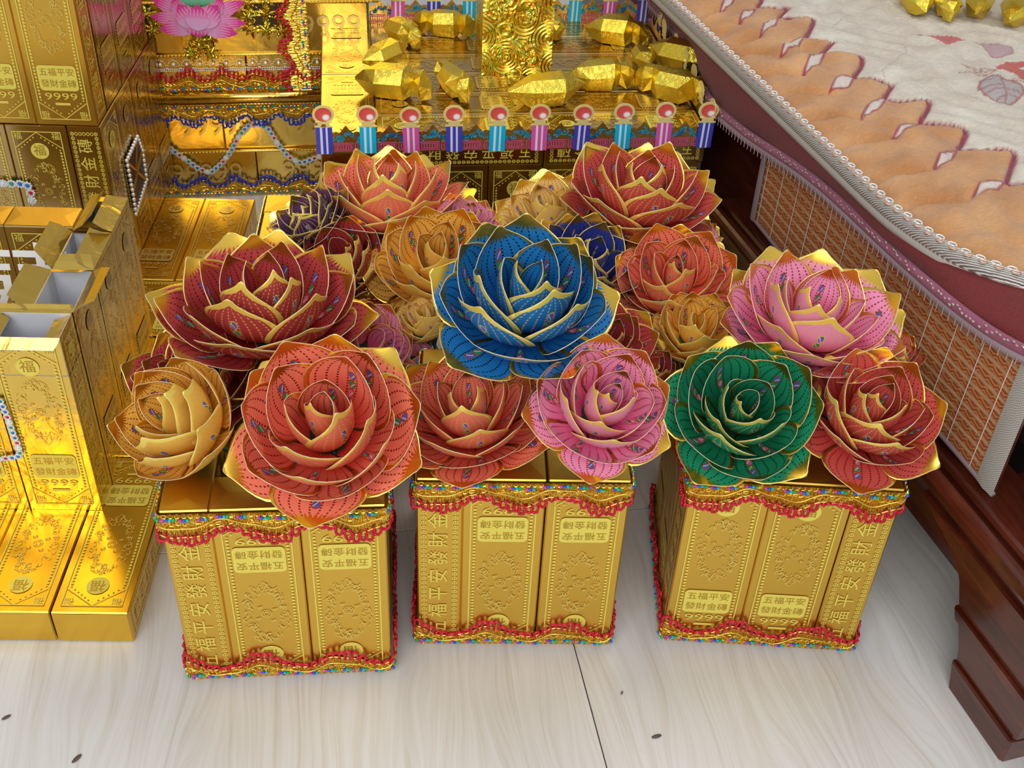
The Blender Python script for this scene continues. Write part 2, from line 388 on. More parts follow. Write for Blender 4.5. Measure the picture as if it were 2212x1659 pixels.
vm = vase((-.1088, 1.0098, 0), math.radians(3.4), True, 'gold brick-box vase in the middle of the front row, below coral and hot pink roses', 'left')
vr = vase((.2221, 1.0383, 0), math.radians(-.45), False, 'gold brick-box vase at right, lettering upright, under the green paper rose', 'right')
vase((-.392, 1.405, 0), math.radians(5), True, 'shadowed gold brick-box vase behind the left and middle front vases', 'left')
vase((-.035, 1.425, 0), math.radians(2), True, 'shadowed gold brick-box vase behind the middle and right front vases', 'left')
# ------------------------------------------------------------------ paper flowers
def petal_mat(name, base, deep, dotc, line=None, back=False):
    t = NT(name); uv = t.n('UVMap').outputs[0]; sx = t.n('SeparateXYZ'); t.put(sx.inputs[0], uv)
    u = t.M('MULTIPLY_ADD', sx.outputs[0], 2., -1.); v = sx.outputs[1]; au = t.M('ABSOLUTE', u)
    col = t.mix(t.M('MINIMUM', 1., t.M('MAXIMUM', 0., t.M('MULTIPLY_ADD', v, -1.9, 1.35))), base, deep)
    # radiating lines: solid low down, dotted above
    ln = t.M('LESS_THAN', t.M('ABSOLUTE', t.M('SUBTRACT', t.M('FRACT', t.M('MULTIPLY', au, 4.6)), .5)), .10)
    thin = t.M('LESS_THAN', t.M('ABSOLUTE', t.M('SUBTRACT', t.M('FRACT', t.M('MULTIPLY', au, 4.6)), .5)), .03)
    dots = t.M('LESS_THAN', t.M('FRACT', t.M('MULTIPLY', v, 27.)), .55)
    up = t.M('GREATER_THAN', v, .42 if not back else .36); inn = t.M('LESS_THAN', au, .86)
    dm = t.M('MULTIPLY', t.M('MULTIPLY', ln, dots), t.M('MULTIPLY', up, inn))
    lm = t.M('MULTIPLY', thin, t.M('MULTIPLY', t.M('SUBTRACT', 1., up), inn))
    mk = t.M('MAXIMUM', dm, lm)
    col = t.mix(t.M('MULTIPLY', mk, .95), col, dotc)
    # base green eye
    col = t.mix(t.M('LESS_THAN', v, t.M('MULTIPLY_ADD', t.M('ABSOLUTE', t.M('SUBTRACT', t.M('FRACT', t.M('MULTIPLY', u, 7.)), .5)), .08, .15)), col, (.30, .02, .02))
    col = t.mix(t.M('LESS_THAN', v, .15), col, (.01, .13, .05))
    for vc, gc, r in ((.70, (.09, .13, .55), .042), (.575, (.03, .30, .13), .040), (.455, (.75, .16, .28), .040), (.35, (.04, .28, .16), .030), (.09, (.02, .30, .42), .04)):
        dv = t.M('DIVIDE', t.M('SUBTRACT', v, vc), r*1.25)
        wd = t.M('MULTIPLY_ADD', dv, .35, 1.)
        du = t.M('DIVIDE', t.M('MULTIPLY', u, .52), t.M('MULTIPLY', t.M('MAXIMUM', wd, .1), r*.8))
        dd = t.M('ADD', t.M('MULTIPLY', du, du), t.M('MULTIPLY', dv, dv))
        col = t.mix(t.M('LESS_THAN', dd, 1.7), col, (.35, .07, .03) if not back else (.7, .5, .1))
        sh = t.M('LESS_THAN', t.M('ABSOLUTE', t.M('ADD', t.M('ADD', du, dv), .25)), .28)
        col = t.mix(t.M('LESS_THAN', dd, 1.), col, t.mix(sh, gc, tuple(.45*c+.5 for c in gc)))
    ray_ = t.M('ABSOLUTE', t.M('SUBTRACT', t.M('FRACT', t.M('MULTIPLY', u, 6.5)), .5))
    tip = t.M('GREATER_THAN', v, t.M('MULTIPLY_ADD', ray_, .12, t.M('MULTIPLY_ADD', au, .03, .825))) if not back else t.M('GREATER_THAN', v, t.M('MULTIPLY_ADD', t.M('POWER', au, 1.4), -.16, .935))
    edge = t.M('GREATER_THAN', au, t.M('MULTIPLY_ADD', v, -.06, .91) if not back else t.M('MULTIPLY_ADD', v, -.02, .865))
    gm = t.M('MAXIMUM', tip, edge)
    if line:
        e2 = t.M('MULTIPLY', t.M('GREATER_THAN', au, t.M('MULTIPLY_ADD', v, -.04, .885)), t.M('SUBTRACT', 1., gm)); col = t.mix(e2, col, line)
    goldc = (.97, .66, .10) if not back else (.90, .72, .13)
    col = t.mix(gm, col, goldc)
    foilm = t.M('MAXIMUM', gm, t.M('MULTIPLY', dm, 1. if back else .5))
    t.set(Base_Color=col, Metallic=t.M('MULTIPLY', foilm, .95 if not back else .35), Roughness=t.M('MULTIPLY_ADD', gm, -.2, .42), Specular_IOR_Level=.4)
    return t.m
PC = {'coral': ((.92, .24, .15), (.74, .05, .035), (.28, .02, .01)), 'maroon': ((.50, .06, .065), (.38, .008, .015), (.20, .01, .01)),
      'red': ((.64, .10, .085), (.52, .015, .02), (.25, .02, .01)), 'blue': ((.015, .20, .55), (.004, .08, .36), (.005, .02, .07)),
      'navy': ((.03, .05, .32), (.008, .012, .12), (.01, .01, .05)), 'green': ((.015, .30, .15), (.004, .12, .05), (.0, .06, .02)),
      'pink': ((.93, .36, .58), (.82, .07, .26), (.42, .02, .06)), 'yellow': ((.92, .53, .09), (.84, .34, .02), (.30, .10, .02)),
      'pale': ((.90, .62, .20), (.74, .42, .08), (.45, .22, .03)), 'violet': ((.09, .03, .14), (.02, .01, .05), (.6, .42, .05))}
PMAT = {}
for k, (b_, d_, q_) in PC.items():
    ln_ = (.03, .06, .02) if k in ('yellow', 'pale') else None
    PMAT[k] = (petal_mat(k+'_petal_inside', b_, d_, q_), petal_mat(k+'_petal_outside', tuple(.82*c for c in b_), d_, (.9, .6, .12), ln_, True))
OUT = np.array([[0, .22], [.06, .38], [.15, .62], [.27, .86], [.38, .97], [.48, 1.], [.58, .985], [.67, .91], [.74, .80], [.80, .66], [.85, .50], [.89, .35], [.925, .22], [.955, .13], [.98, .08], [1., .015]])
def bez(p, t): return (1-t)**2*np.array(p[0])+2*t*(1-t)*np.array(p[1])+t*t*np.array(p[2])
# layer: n petals, end r, end z, mid r, mid z, angular half width (deg), flatness, tip curl
LAYERS = {
 'rose': [(5, 1.10, .20, .70, -.10, 46, .4, .06), (5, .92, .62, .88, .0, 48, .75, .06), (5, .74, .88, .84, .08, 50, .95, .03), (4, .52, 1.0, .68, .14, 62, 1., .02), (3, .30, 1.02, .46, .22, 80, 1., 0.), (2, .13, .96, .24, .28, 120, 1., -.02)],
 'lotus': [(6, 1.08, .36, .75, -.02, 38, .5, .06), (5, .95, .56, .84, .0, 45, .7, .07), (5, .80, .70, .76, .06, 46, .85, .06), (5, .60, .80, .66, .12, 47, .95, .04), (4, .40, .86, .50, .2, 58, 1., .0), (3, .22, .86, .3, .26, 75, 1., -.03)],
 'bud': [(5, .84, .55, .82, -.02, 46, .7, .03), (5, .72, .85, .82, .08, 48, .9, .02), (4, .56, .98, .70, .16, 58, 1., .0), (3, .38, 1.02, .52, .24, 72, 1., -.02), (2, .20, 1.0, .34, .3, 100, 1., -.03)]}
PCACHE = {}
def petal_mesh(kind, li, color):
    k = (kind, li, color)
    if k in PCACHE: return PCACHE[k]
    n, re, ze, rm, zm, ang, fl_, curl = LAYERS[kind][li]
    nu, vv = 12, np.array([0, .08, .18, .3, .42, .54, .64, .72, .79, .84, .88, .915, .94, .96, .98, 1.])
    nv = len(vv); mb = MB(); sides = []
    for off in (0., .006):
        vs = []
        for v in vv:
            r, z = bez(((.05, 0), (rm, zm), (re, ze)), v)
            r2, z2 = bez(((.05, 0), (rm, zm), (re, ze)), min(1, v+.01)); r1, z1 = bez(((.05, 0), (rm, zm), (re, ze)), max(0, v-.01))
            tr, tz = r2-r1, z2-z1; q = math.hypot(tr, tz); nr, nz = tz/q, -tr/q
            if v > .72: c = (v-.72)/.28; r += curl*c*c*1.2; z -= abs(curl)*.2*c*c
            r += nr*off; z += nz*off
            w = np.interp(v, OUT[:, 0], OUT[:, 1])*math.radians(ang)*max(.75, min(1., .3/(r+.05)+.72))
            for i in range(nu+1):
                u = -1+2*i/nu; th = u*w; a = math.cos(th)*fl_+(1-fl_)*(1-.12*th*th)
                vs.append((r*a, r*math.sin(th), z+.05*(abs(u)**2)*(1-fl_)*math.sin(PI*min(1, v))))
        sides.append(vs)
    uv = [((i/nu), v) for v in vv for i in range(nu+1)]
    f = [(j*(nu+1)+i, j*(nu+1)+i+1, (j+1)*(nu+1)+i+1, (j+1)*(nu+1)+i) for j in range(nv-1) for i in range(nu)]
    mb.add(sides[0], f, 0, uv); mb.add(sides[1], [q[::-1] for q in f], 1, uv)
    K = len(sides[0]); bd = [j*(nu+1) for j in range(nv)]+[(nv-1)*(nu+1)+i for i in range(1, nu+1)]+[j*(nu+1)+nu for j in range(nv-2, -1, -1)]
    for a, b in zip(bd, bd[1:]): mb.f.append([a, b, K+b, K+a]); mb.m.append(2); mb.uv.append([(0, 0)]*4)
    me = mb.mesh('petal', [PMAT[color][0], PMAT[color][1], CREAM], True)
    PCACHE[k] = me; return me
STEM = plain('green_wrapped_stem', (.02, .12, .05), .6); CALYX = plain('dark_green_calyx', (.01, .10, .05), .5)
def flower(px, py, Y, dia, axis, color, kind, label, spin=0., scale_z=1., target=None):
    c = PY(px, py, Y); z = np.dot(c-CAM, Fv); Rf = dia/2*z/FPX
    ax = Vector(axis).normalized(); base = Vector(c)-ax*Rf*.45
    root = empty('paper_flower', base, 0, label, 'paper flower', 'gold-edged paper roses in the vases')
    q = Vector((0, 0, 1)).rotation_difference(ax); root.rotation_mode = 'QUATERNION'; root.rotation_quaternion = q
    rg = random.Random(int(px*7+py))
    for li, Ld in enumerate(LAYERS[kind]):
        n = Ld[0]; a0 = spin+li*.63+rg.uniform(-.15, .15)
        for k in range(n):
            a = a0+2*PI*k/n+rg.uniform(-.10, .10); s = Rf*rg.uniform(.95, 1.05)
            M = Matrix.Rotation(a, 4, 'Z') @ Matrix.Rotation(rg.uniform(-.07, .07), 4, 'Y') @ Matrix.Rotation(rg.uniform(-.06, .06), 4, 'X') @ Matrix.Diagonal((s, s, s*scale_z*rg.uniform(.95, 1.05), 1))
            ob('petal', petal_mesh(kind, li, color), root, mat=M)
    m = MB(); m.tube([(0, 0, z) for z in (-.03, -.012, 0, .012)], [.004, .012, .02, .022], 10); ob('calyx', m.mesh('calyx', CALYX, True), root)
    # stem bends down into its vase
    inv = (Matrix.Translation(base) @ q.to_matrix().to_4x4()).inverted(); t0 = base-ax*.02
    if target is None: target = base + Vector((0, .03, 0))
    bot = Vector((target[0], target[1], .006)); pts = []
    for i in range(9):
        t = i/8; p1 = t0-ax*.10; p = t0*(1-t)**3+3*p1*t*(1-t)**2+3*Vector((bot.x, bot.y, .16))*t*t*(1-t)+bot*t**3; pts.append(inv @ p)
    ob('stem', MB().tube(pts, .003, 6).mesh('stem', STEM, True), root)
    return root
VLc, VMc, VRc, VB1, VB2 = (-.28, 1.075), (.01, 1.145), (.35, 1.165), (-.27, 1.54), (.09, 1.555)
# ------------------------------------------------------------------ (flowers listed below)
def tgt(c, i): return (c[0]+.045*math.cos(i*2.4), c[1]+.04*math.sin(i*2.4))
FL = [
 (378, 905, 1.02, 330, (-.42, -.42, .8), 'yellow', 'bud', 'golden yellow paper rose at far left, tilted left over the left vase', .3, VLc),
 (697, 908, .995, 402, (-.02, -.42, .9), 'coral', 'rose', 'large coral paper rose with open lower petals on the left vase', .9, VLc),
 (570, 640, 1.24, 430, (.06, -.02, 1), 'maroon', 'lotus', 'large dark red paper rose standing high behind the yellow one at left', .2, VLc),
 (425, 800, 1.17, 300, (-.1, -.2, .97), 'maroon', 'lotus', 'dark red paper rose mostly hidden right behind the yellow rose', 1.2, VLc),
 (790, 745, 1.26, 245, (.25, -.40, .85), 'pink', 'bud', 'small deep pink paper rose between the dark red and blue roses', .5, VLc),
 (738, 560, 1.44, 240, (-.08, -.45, .85), 'maroon', 'bud', 'small dark red paper rose under the coral rose at back left', .1, VB1),
 (838, 408, 1.58, 335, (.0, .08, 1.), 'coral', 'lotus', 'wide coral paper rose at back left, just below the striped paper railing', .5, VB1),
 (655, 470, 1.50, 200, (-.5, -.1, .8), 'violet', 'lotus', 'dark violet paper flower poking out left of the back coral rose', .7, VB1),
 (945, 560, 1.42, 290, (.0, -.36, .9), 'yellow', 'rose', 'orange-yellow paper rose left of the big blue one', .6, VB1),
 (915, 690, 1.32, 150, (-.25, -.2, .9), 'pale', 'bud', 'small orange-yellow paper rose tucked against the left of the blue rose', 1., VMc),
 (1005, 470, 1.55, 150, (.1, -.1, 1), 'pink', 'lotus', 'pink paper flower peeping out right of the back coral rose', .2, VB1),
 (1136, 632, 1.13, 382, (.06, -.24, .96), 'blue', 'rose', 'large bright blue paper rose at the centre of the bunch', .35, VMc),
 (1180, 455, 1.58, 240, (-.25, -.15, .95), 'pale', 'lotus', 'pale yellow paper flower at the back, left of the crimson rose', .9, VB2),
 (1280, 560, 1.42, 265, (.25, -.2, .9), 'navy', 'lotus', 'dark navy paper rose peeping out behind the bright blue one', .4, VB2),
 (1388, 405, 1.56, 330, (.06, -.06, 1), 'red', 'lotus', 'crimson paper rose with gold edges standing tallest at the back right', .3, VB2),
 (1510, 500, 1.56, 130, (.5, -.1, .8), 'pink', 'lotus', 'pink paper petals sticking out under the crimson rose at back right', .1, VB2),
 (1460, 600, 1.38, 270, (-.05, -.36, .92), 'coral', 'rose', 'coral paper rose between the navy flower and the large light pink one', .8, VB2),
 (1505, 710, 1.28, 215, (-.05, -.25, .95), 'yellow', 'bud', 'orange-yellow paper rose just behind the green one', .5, VRc),
 (1318, 735, 1.24, 235, (.2, -.25, .9), 'maroon', 'lotus', 'dark red paper flower behind the hot pink front rose', .2, VMc),
 (1400, 800, 1.22, 150, (.2, -.2, .95), 'maroon', 'bud', 'dark red paper bud low between the hot pink and green roses', .9, VMc),
 (1014, 880, 1.08, 345, (-.1, -.16, .98), 'coral', 'lotus', 'coral paper rose hanging open over the middle vase, left of the hot pink one', .55, VMc),
 (1308, 872, 1.03, 306, (.16, -.44, .87), 'pink', 'rose', 'hot pink paper rose on the right of the middle vase', 1.0, VMc),
 (1608, 880, 1.08, 330, (.0, -.50, .85), 'green', 'rose', 'green paper rose on the right vase, the only green one', .4, VRc),
 (1888, 885, 1.09, 305, (.1, -.34, .93), 'red', 'rose', 'salmon red paper rose at far right, above the right edge of its vase', .75, VRc),
 (1766, 668, 1.22, 385, (.10, -.10, 1), 'pink', 'lotus', 'large light pink paper rose at right, leaning toward the bamboo mat', .25, VRc),
 (1935, 765, 1.26, 140, (.3, -.2, .9), 'coral', 'bud', 'coral paper petals peeping out under the large light pink rose at right', .2, VRc),
 (895, 775, 1.28, 120, (.1, -.3, .9), 'pink', 'bud', 'tiny pink paper bud between the deep pink rose and the front coral roses', .2, VLc),
]
for i, (px, py, Y, dia, ax, colr, kind, lab, spn, vc) in enumerate(FL):
    flower(px, py, Y, dia, ax, colr, kind, lab, spn, target=tgt(vc, i))
# ------------------------------------------------------------------ generic frames
def frame(o, yaw): return Matrix.Translation((o[0], o[1], o[2] if len(o) > 2 else 0)) @ Matrix.Rotation(yaw, 4, 'Z')
def axes(x, y, z, o): return Matrix([[x[0], y[0], z[0], o[0]], [x[1], y[1], z[1], o[1]], [x[2], y[2], z[2], o[2]], [0, 0, 0, 1]])
def root_at(name, M, label, cat):
    r = ob(name, None, None, mat=M); return tag(r, label, cat)
def lie_y(xc, y0, z0, toward=-1): # brick lying flat, wide face up, length along y; medallion end toward camera when toward=-1
    return axes((toward, 0, 0), (0, 0, -1), (0, toward, 0), (xc, y0+(L if toward < 0 else 0), z0+A))
def lie_x(x0, yc, z0): return axes((0, 1, 0), (0, 0, -1), (-1, 0, 0), (x0+L, yc, z0+A))
def edge_x(x0, y0, zc): return axes((0, 0, -1), (0, 1, 0), (1, 0, 0), (x0, y0, zc))
def up_front(xc, y0, z0): return Matrix.Translation((xc, y0, z0))
def up_right(x0, yc, z0): return Matrix.Translation((x0, yc, z0)) @ Matrix.Rotation(PI/2, 4, 'Z')
def jit(M, a=.0008): return M @ Matrix.Translation((random.uniform(-a, a), random.uniform(-a, a)*.5, 0)) @ Matrix.Rotation(random.uniform(-.003, .003), 4, 'Y')
# ------------------------------------------------------------------ gold brick house on the left
OAx, OAy = -.484, .988; YA = math.radians(3.)
MA = frame((OAx, OAy), YA); house = root_at('gold_brick_house', MA, 'tall house glued from gold brick boxes with an open front court, along the left edge', 'paper house')
MAi = MA.inverted()
def la(w): return MAi @ Vector((w[0], w[1], w[2] if len(w) > 2 else 0))
for k in range(3):
    for j in range(2): brick(house, jit(lie_y(-.0505-B*k, j*(L+.001), 0)), BRL)
for k in range(2): brick(house, jit(lie_y(-.0505-B*k, .786, 0, 1)), BRL, soft=True)
for j in range(2):
    M = axes((0, 1, 0), (0, 0, -1), (-1, 0, 0), (-.003, .656+j*.086, A)) @ Matrix.Diagonal((.84, 1, 1, 1)); brick(house, M, BRL)
c0 = la((-.573, 1.172)); cx, cy = c0.x, c0.y
opn = MB()                                                       # open-topped brick with folded-out end flaps
x0, x1, y0, y1, z1 = -B/2+.0006, B/2-.0006, .0006, A-.0006, L
th = .0008
for (a, b, c, d) in ((x0, x1, y0, y0+th), (x0, x1, y1-th, y1), (x0, x0+th, y0, y1), (x1-th, x1, y0, y1)): opn.box(a, b, c, d, 0, z1, 0)
for (a, b, c, d) in ((x0+th, x1-th, y0+th, y0+2*th), (x0+th, x1-th, y1-2*th, y1-th), (x0+th, x0+2*th, y0, y1), (x1-2*th, x1-th, y0, y1)): opn.box(a, b, c, d, z1-.06, z1-.0005, 1)
opn.box(x0, x1, y0, y1, z1-.062, z1-.060, 1)
def open_brick_mesh(seed, front=False):
    r = random.Random(seed); mb = MB(); mb.v = list(opn.v); mb.f = [list(f) for f in opn.f]; mb.m = list(opn.m); mb.uv = list(opn.uv)
    def flap(p0, p1, out, ln, ang, taper):
        p0 = np.array(p0); p1 = np.array(p1); o = np.array(out)*math.cos(ang)+np.array((0, 0, 1))*math.sin(ang); e = (p1-p0)*taper
        m1 = o*ln*.5+np.array((0, 0, r.uniform(-.004, .004)))
        for mt, off in ((0, 0), (1, .0007)):
            q = np.array((0, 0, -off))
            mb.add([p0+q, p1+q, p1-e*.4+m1+q, p0+e*.4+m1+q, p1-e+o*ln+q, p0+e+o*ln+q], [(0, 1, 2, 3), (3, 2, 4, 5)], mt)
    if front:
        flap((x0, y0, z1), (x1, y0, z1), (0, -1, 0), .016, -.9, .08); flap((x1, y1, z1), (x0, y1, z1), (0, 1, 0), .012, .5, .05)
        flap((x1, y0, z1), (x1, y1, z1), (-1, 0, 0), .022, -.25, .15); flap((x0, y1, z1), (x0, y0, z1), (1, 0, 0), .022, -.2, .15); return mb.mesh('open_brick', [GOLDL, CARDGREY])
    flap((x0, y0, z1), (x1, y0, z1), (0, -1, 0) if r.random() < .2 else (0, 1, 0), .030, r.uniform(.1, .5), .10)
    flap((x1, y1, z1), (x0, y1, z1), (0, 1, 0) if r.random() < .5 else (0, -1, 0), .034, r.uniform(.2, .9), .12)
    flap((x1, y0, z1), (x1, y1, z1), (-1, 0, 0), .026, r.uniform(-.3, .9), .15)
    flap((x0, y1, z1), (x0, y0, z1), (1, 0, 0), .026, r.uniform(-.3, .9), .15)
    return mb.mesh('open_brick', [GOLDL, CARDGREY])
OPB = [open_brick_mesh(i) for i in range(4)]; OPF = open_brick_mesh(9, True)
for k in range(3): brick(house, jit(up_front(cx-B*(k+.5), cy, A)), OPF)
for k in range(3): brick(house, jit(up_right(cx, cy+A+B*(k+.5), A)), OPB[(k+1) % 4], soft=True)
for k in range(3): brick(house, jit(up_front(cx-A-B*(k+.5), cy+.27, A)), BRT)
b0 = la((-.706, 1.757)); bx, by = b0.x, b0.y
for k in range(4): brick(house, jit(up_right(bx, by+B*(k+.5), A)), BRT, soft=k > 0)
for k in range(3): brick(house, jit(up_front(bx-A-B*(k+.5), by, A)), BRT)
for k in range(3): brick(house, jit(up_front(bx-B*(k+.5), by-.003, A+L+.002) ))
for k in range(3): brick(house, jit(up_right(bx, by+A+B*(k+.5), A+L+.002)), BRT, soft=True)
ob('roof_card', MB().box(bx-.36, bx-.0585, by+.0585, by+.40, A+L+.0, A+L+.0012).mesh('roof_card', GOLDT), house)
# white double-happiness cut-out inside the court
dm = text_mesh('囍', .17); mb = MB(); w_ = la(onplane(66, 612, tuple((MA @ Vector((0, cy+.20, 0)))[:3]), (-math.sin(YA), math.cos(YA), 0)))
TM = Matrix.Translation((w_.x-.02, w_.y, w_.z-.03)) @ Matrix.Rotation(PI/2-.12, 4, 'X')
mb.merge(dm, TM); mb.merge(dm, TM @ Matrix.Translation((0, 0, -.0012)))
ob('cut_out_character', mb.mesh('cut_out_character', WHITE), house, label='white paper double-happiness cut-out')
# rhinestone chains
RS = {}
for nm, c in (('blue', (.03, .2, .6)), ('red', (.6, .03, .04)), ('clear', (.75, .85, .9)), ('green', (.02, .35, .25))):
    m = MB()
    for k in range(9): a = 2*PI*k/9; m.ball((.0042*math.cos(a), -.001, .0042*math.sin(a)), .0014, 0, 5, 3)
    m.tube([(.0031*math.cos(2*PI*k/10), -.0008, .0031*math.sin(2*PI*k/10)) for k in range(10)], .0008, 4, 0, True)
    m.ball((0, -.001, 0), .0025, 1, 6, 4, (1, .8, 1)); RS[nm] = m.mesh('rhinestone', [SILVER, plain(nm+'_rhinestone', c, .05, .2)], False)
def chain(parent, pts, yaw=0, step=.0088, sc=1.):
    pts = [Vector(p) for p in pts]; ds = [0]
    for a, b in zip(pts, pts[1:]): ds.append(ds[-1]+(b-a).length)
    n = int(ds[-1]/(step*sc))
    for k in range(n+1):
        d = ds[-1]*k/n; i = max(j for j in range(len(ds)) if ds[j] <= d+1e-9); i = min(i, len(pts)-2); t = (d-ds[i])/(ds[i+1]-ds[i])
        ob('rhinestone', RS[('blue', 'red', 'clear', 'green', 'blue')[k % 5]], parent, mat=Matrix.Translation(pts[i].lerp(pts[i+1], t)) @ Matrix.Rotation(yaw, 4, 'Z') @ Matrix.Scale(sc, 4))
nA = (-math.sin(YA), math.cos(YA), 0)
fp = MA @ Vector((cx, cy-.004, 0)); chain(house, [la(onplane(x, y, fp[:], nA)) for x, y in ((-40, 870), (0, 864), (10, 885), (19, 908), (27, 932), (38, 958), (45, 984), (22, 989), (-30, 992))])
fp = MA @ Vector((bx, by-.006, 0)); chain(house, [la(onplane(x, y, fp[:], nA)) for x, y in ((-30, 394), (20, 396), (58, 397), (66, 412), (70, 432))], sc=1.5)
# beaded diamond window on the side wall
sp_ = MA @ Vector((bx+.002, by, 0)); nB = (math.cos(YA), math.sin(YA), 0)
dpts = [la(onplane(x, y, sp_[:], nB)) for x, y in ((293, 295), (270, 347), (284, 420), (290, 462), (313, 388), (304, 325))]
mb = MB(); mb.poly(dpts[::-1], 0); g = Vector((.0015, 0, 0))
ob('diamond_window', mb.mesh('diamond_window', plain('dark_brown_opening', (.06, .02, .008), .5)), house, mat=Matrix.Translation(g))
mb = MB(); dd = dpts+[dpts[0]]
for a, b in zip(dd, dd[1:]):
    n = max(2, int((b-a).length/.0095))
    for k in range(n): mb.ball(a.lerp(b, k/n)+g*2, .0042, 0, 6, 4)
ob('silver_bead_frame', mb.mesh('silver_bead_frame', SILVER, True), house)
mb = MB(); cc = sum(dpts, Vector())/6
for a, b in ((0, 3), (1, 4), (2, 5)):
    mb.tube([dpts[a]+g, dpts[b]+g], .0028, 4)
ob('window_lattice', mb.mesh('window_lattice', plain('brown_foil', (.30, .16, .04), .3, 1.)), house)
# ------------------------------------------------------------------ shiny temple wall behind
YD = math.radians(9.9); MD = frame((-.764, 2.163), YD); MDi = MD.inverted(); nD = (-math.sin(YD), math.cos(YD), 0)
temple = root_at('gold_paper_temple', MD, 'shiny gold paper temple front with blue and red tinsel trims and a pink lotus', 'paper temple')
def ld(x, y, off=0.): w = onplane(x, y, (MD @ Vector((0, -off, 0)))[:], nD); return MDi @ Vector(w)
WD = .47
TB = brick_meshes('brick_box_temple', foil('temple_gold_foil', (1., .72, .17), .24, .35, 14, .006))
z0 = 0
big9 = text_mesh('9999', .085); big9b = text_mesh('99999', .06)
NUM = MB().merge(big9b).mesh('embossed_numbers', plain('pale_embossed_gold', (.82, .62, .22), .35, .7))
for r_ in range(4):
    for k in range(2):
        M = edge_x(-.10+k*(L+.001)-(r_ % 2)*.06, .004*(r_ < 2)+.0, .0505+r_*(B+.004)); brick(temple, jit(M), TB, False)
    for xx in (.10, .33): ob('embossed_numbers', NUM, temple, mat=Matrix.Translation((xx+.03*(r_ % 2), -.0012, .052+r_*(B+.004))) @ Matrix.Rotation(PI/2, 4, 'X'))
    mb = MB()                                                 # beaded ledge between rows
    mb.tube([(-.02, -.002, (r_+1)*(B+.004)-.002), (WD, -.002, (r_+1)*(B+.004)-.002)], .0035, 6)
    for q in range(66): mb.ball((q*.007, -.005, (r_+1)*(B+.004)-.002), .0022, 0, 5, 3)
    ob('ledge_moulding', mb.mesh('ledge_moulding', CORD, True), temple)
for r_ in range(4, 7):
    for k in range(2): brick(temple, jit(edge_x(-.10+k*(L+.001), .0, .0505+r_*(B+.004))), TB, False)
hroll = ld(500, 204).z; hblue = ld(500, 222).z; hred = ld(500, 192).z; hsil = ld(500, 150).z
ob('ledge_roll', MB().tube([(-.02, -.012, hroll), (WD, -.012, hroll)], .011, 12).mesh('ledge_roll', GOLDL, True), temple)
def ltrim(name_c, length, fr, M, d, drop=.05, amp=.007, per=.068):
    ms = lace(LinePath(length), 0, d, None, amp, per, fr, drop, 0, False); put_lace(temple, ms, M, name_c)
ltrim('blue', WD, BLUET, Matrix.Translation((0, -.004, hblue)), -1, .042)
ltrim('blue', WD, BLUET, Matrix.Translation((0, -.004, .003)), 1, .040)
ltrim('red', .405, REDT, Matrix.Translation((0, -.003, hred-.003)), 1, .042)
sR = ld(655, 100).x
ltrim('red', .36, REDT, Matrix.Translation((sR+.012, -.004, hroll+.01)) @ Matrix.Rotation(-PI/2, 4, 'Y') @ Matrix.Rotation(0, 4, 'Z'), 1, .055)
mb = MB(); s = 0                                              # silver scalloped lace
while s < .40:
    for k in range(10): a = PI*k/9; mb.ball((s+.0125+.0115*math.cos(a), -.004, hsil+.006+.017*math.sin(a)), .0017, 0, 5, 3)
    mb.ball((s+.0125, -.005, hsil+.014), .004, 0, 7, 5)
    for k in range(7): mb.ball((s+.0018+.0036*k, -.004, hsil+.004), .0018, 0, 5, 3); mb.ball((s+.0018+.0036*k, -.004, hsil), .0018, 0, 5, 3)
    s += .0255
ob('silver_lace', mb.mesh('silver_lace', SILVER, True), temple, label='silver scalloped bead lace')
chain(temple, [ld(x, y, .006) for x, y in ((335, 287), (360, 315), (395, 340), (430, 365), (455, 373), (480, 352), (500, 325), (515, 295), (535, 272), (557, 267), (580, 278), (600, 310), (625, 340), (650, 352), (690, 338))], sc=1.25)
# star lattice
DK = plain('dark_window_gap', (.045, .02, .008), .6)
for (xa, ya_, xb, yb) in ((544, 8, 612, 22), (546, 33, 570, 62), (578, 33, 606, 60), (306, 8, 326, 22), (306, 36, 328, 60)):
    p, q = ld(xa, ya_, .001), ld(xb, yb, .001); ob('window_opening', MB().box(p.x, q.x, -.003, -.001, q.z, p.z).mesh('window_opening', DK), temple)
def star(mb, c, r):
    for k in range(8):
        a = k*PI/4+.2; rr = r*(1 if k % 2 == 0 else .8); d = (math.cos(a), math.sin(a)); n = (-d[1]*r*.13, d[0]*r*.13)
        mb.add([(c.x, -.010, c.z), (c.x+d[0]*rr*.5+n[0], -.004, c.z+d[1]*rr*.5+n[1]), (c.x+d[0]*rr, -.003, c.z+d[1]*rr), (c.x+d[0]*rr*.5-n[0], -.004, c.z+d[1]*rr*.5-n[1])], [(0, 1, 2), (0, 2, 3)])
for x, y in ((536, 36), (574, 30), (608, 34), (541, 62), (575, 64), (609, 64), (430, 88), (453, 83), (414, 117), (455, 117), (432, 103), (330, 64), (316, 30), (536, 6), (575, 2)):
    mb = MB(); star(mb, ld(x, y, .004), .024); ob('embossed_star', mb.mesh('embossed_star', HOLO), temple)
mb = MB()
for a, b in (((536, 26), (612, 28)), ((538, 65), (612, 66)), ((414, 112), (455, 112)), ((455, 80), (455, 118)), ((575, 4), (577, 64)), ((611, 4), (612, 66))): mb.tube([ld(*a, .004), ld(*b, .004)], .0032, 4)
ob('star_lattice', mb.mesh('star_lattice', HOLO), temple, kind='stuff')
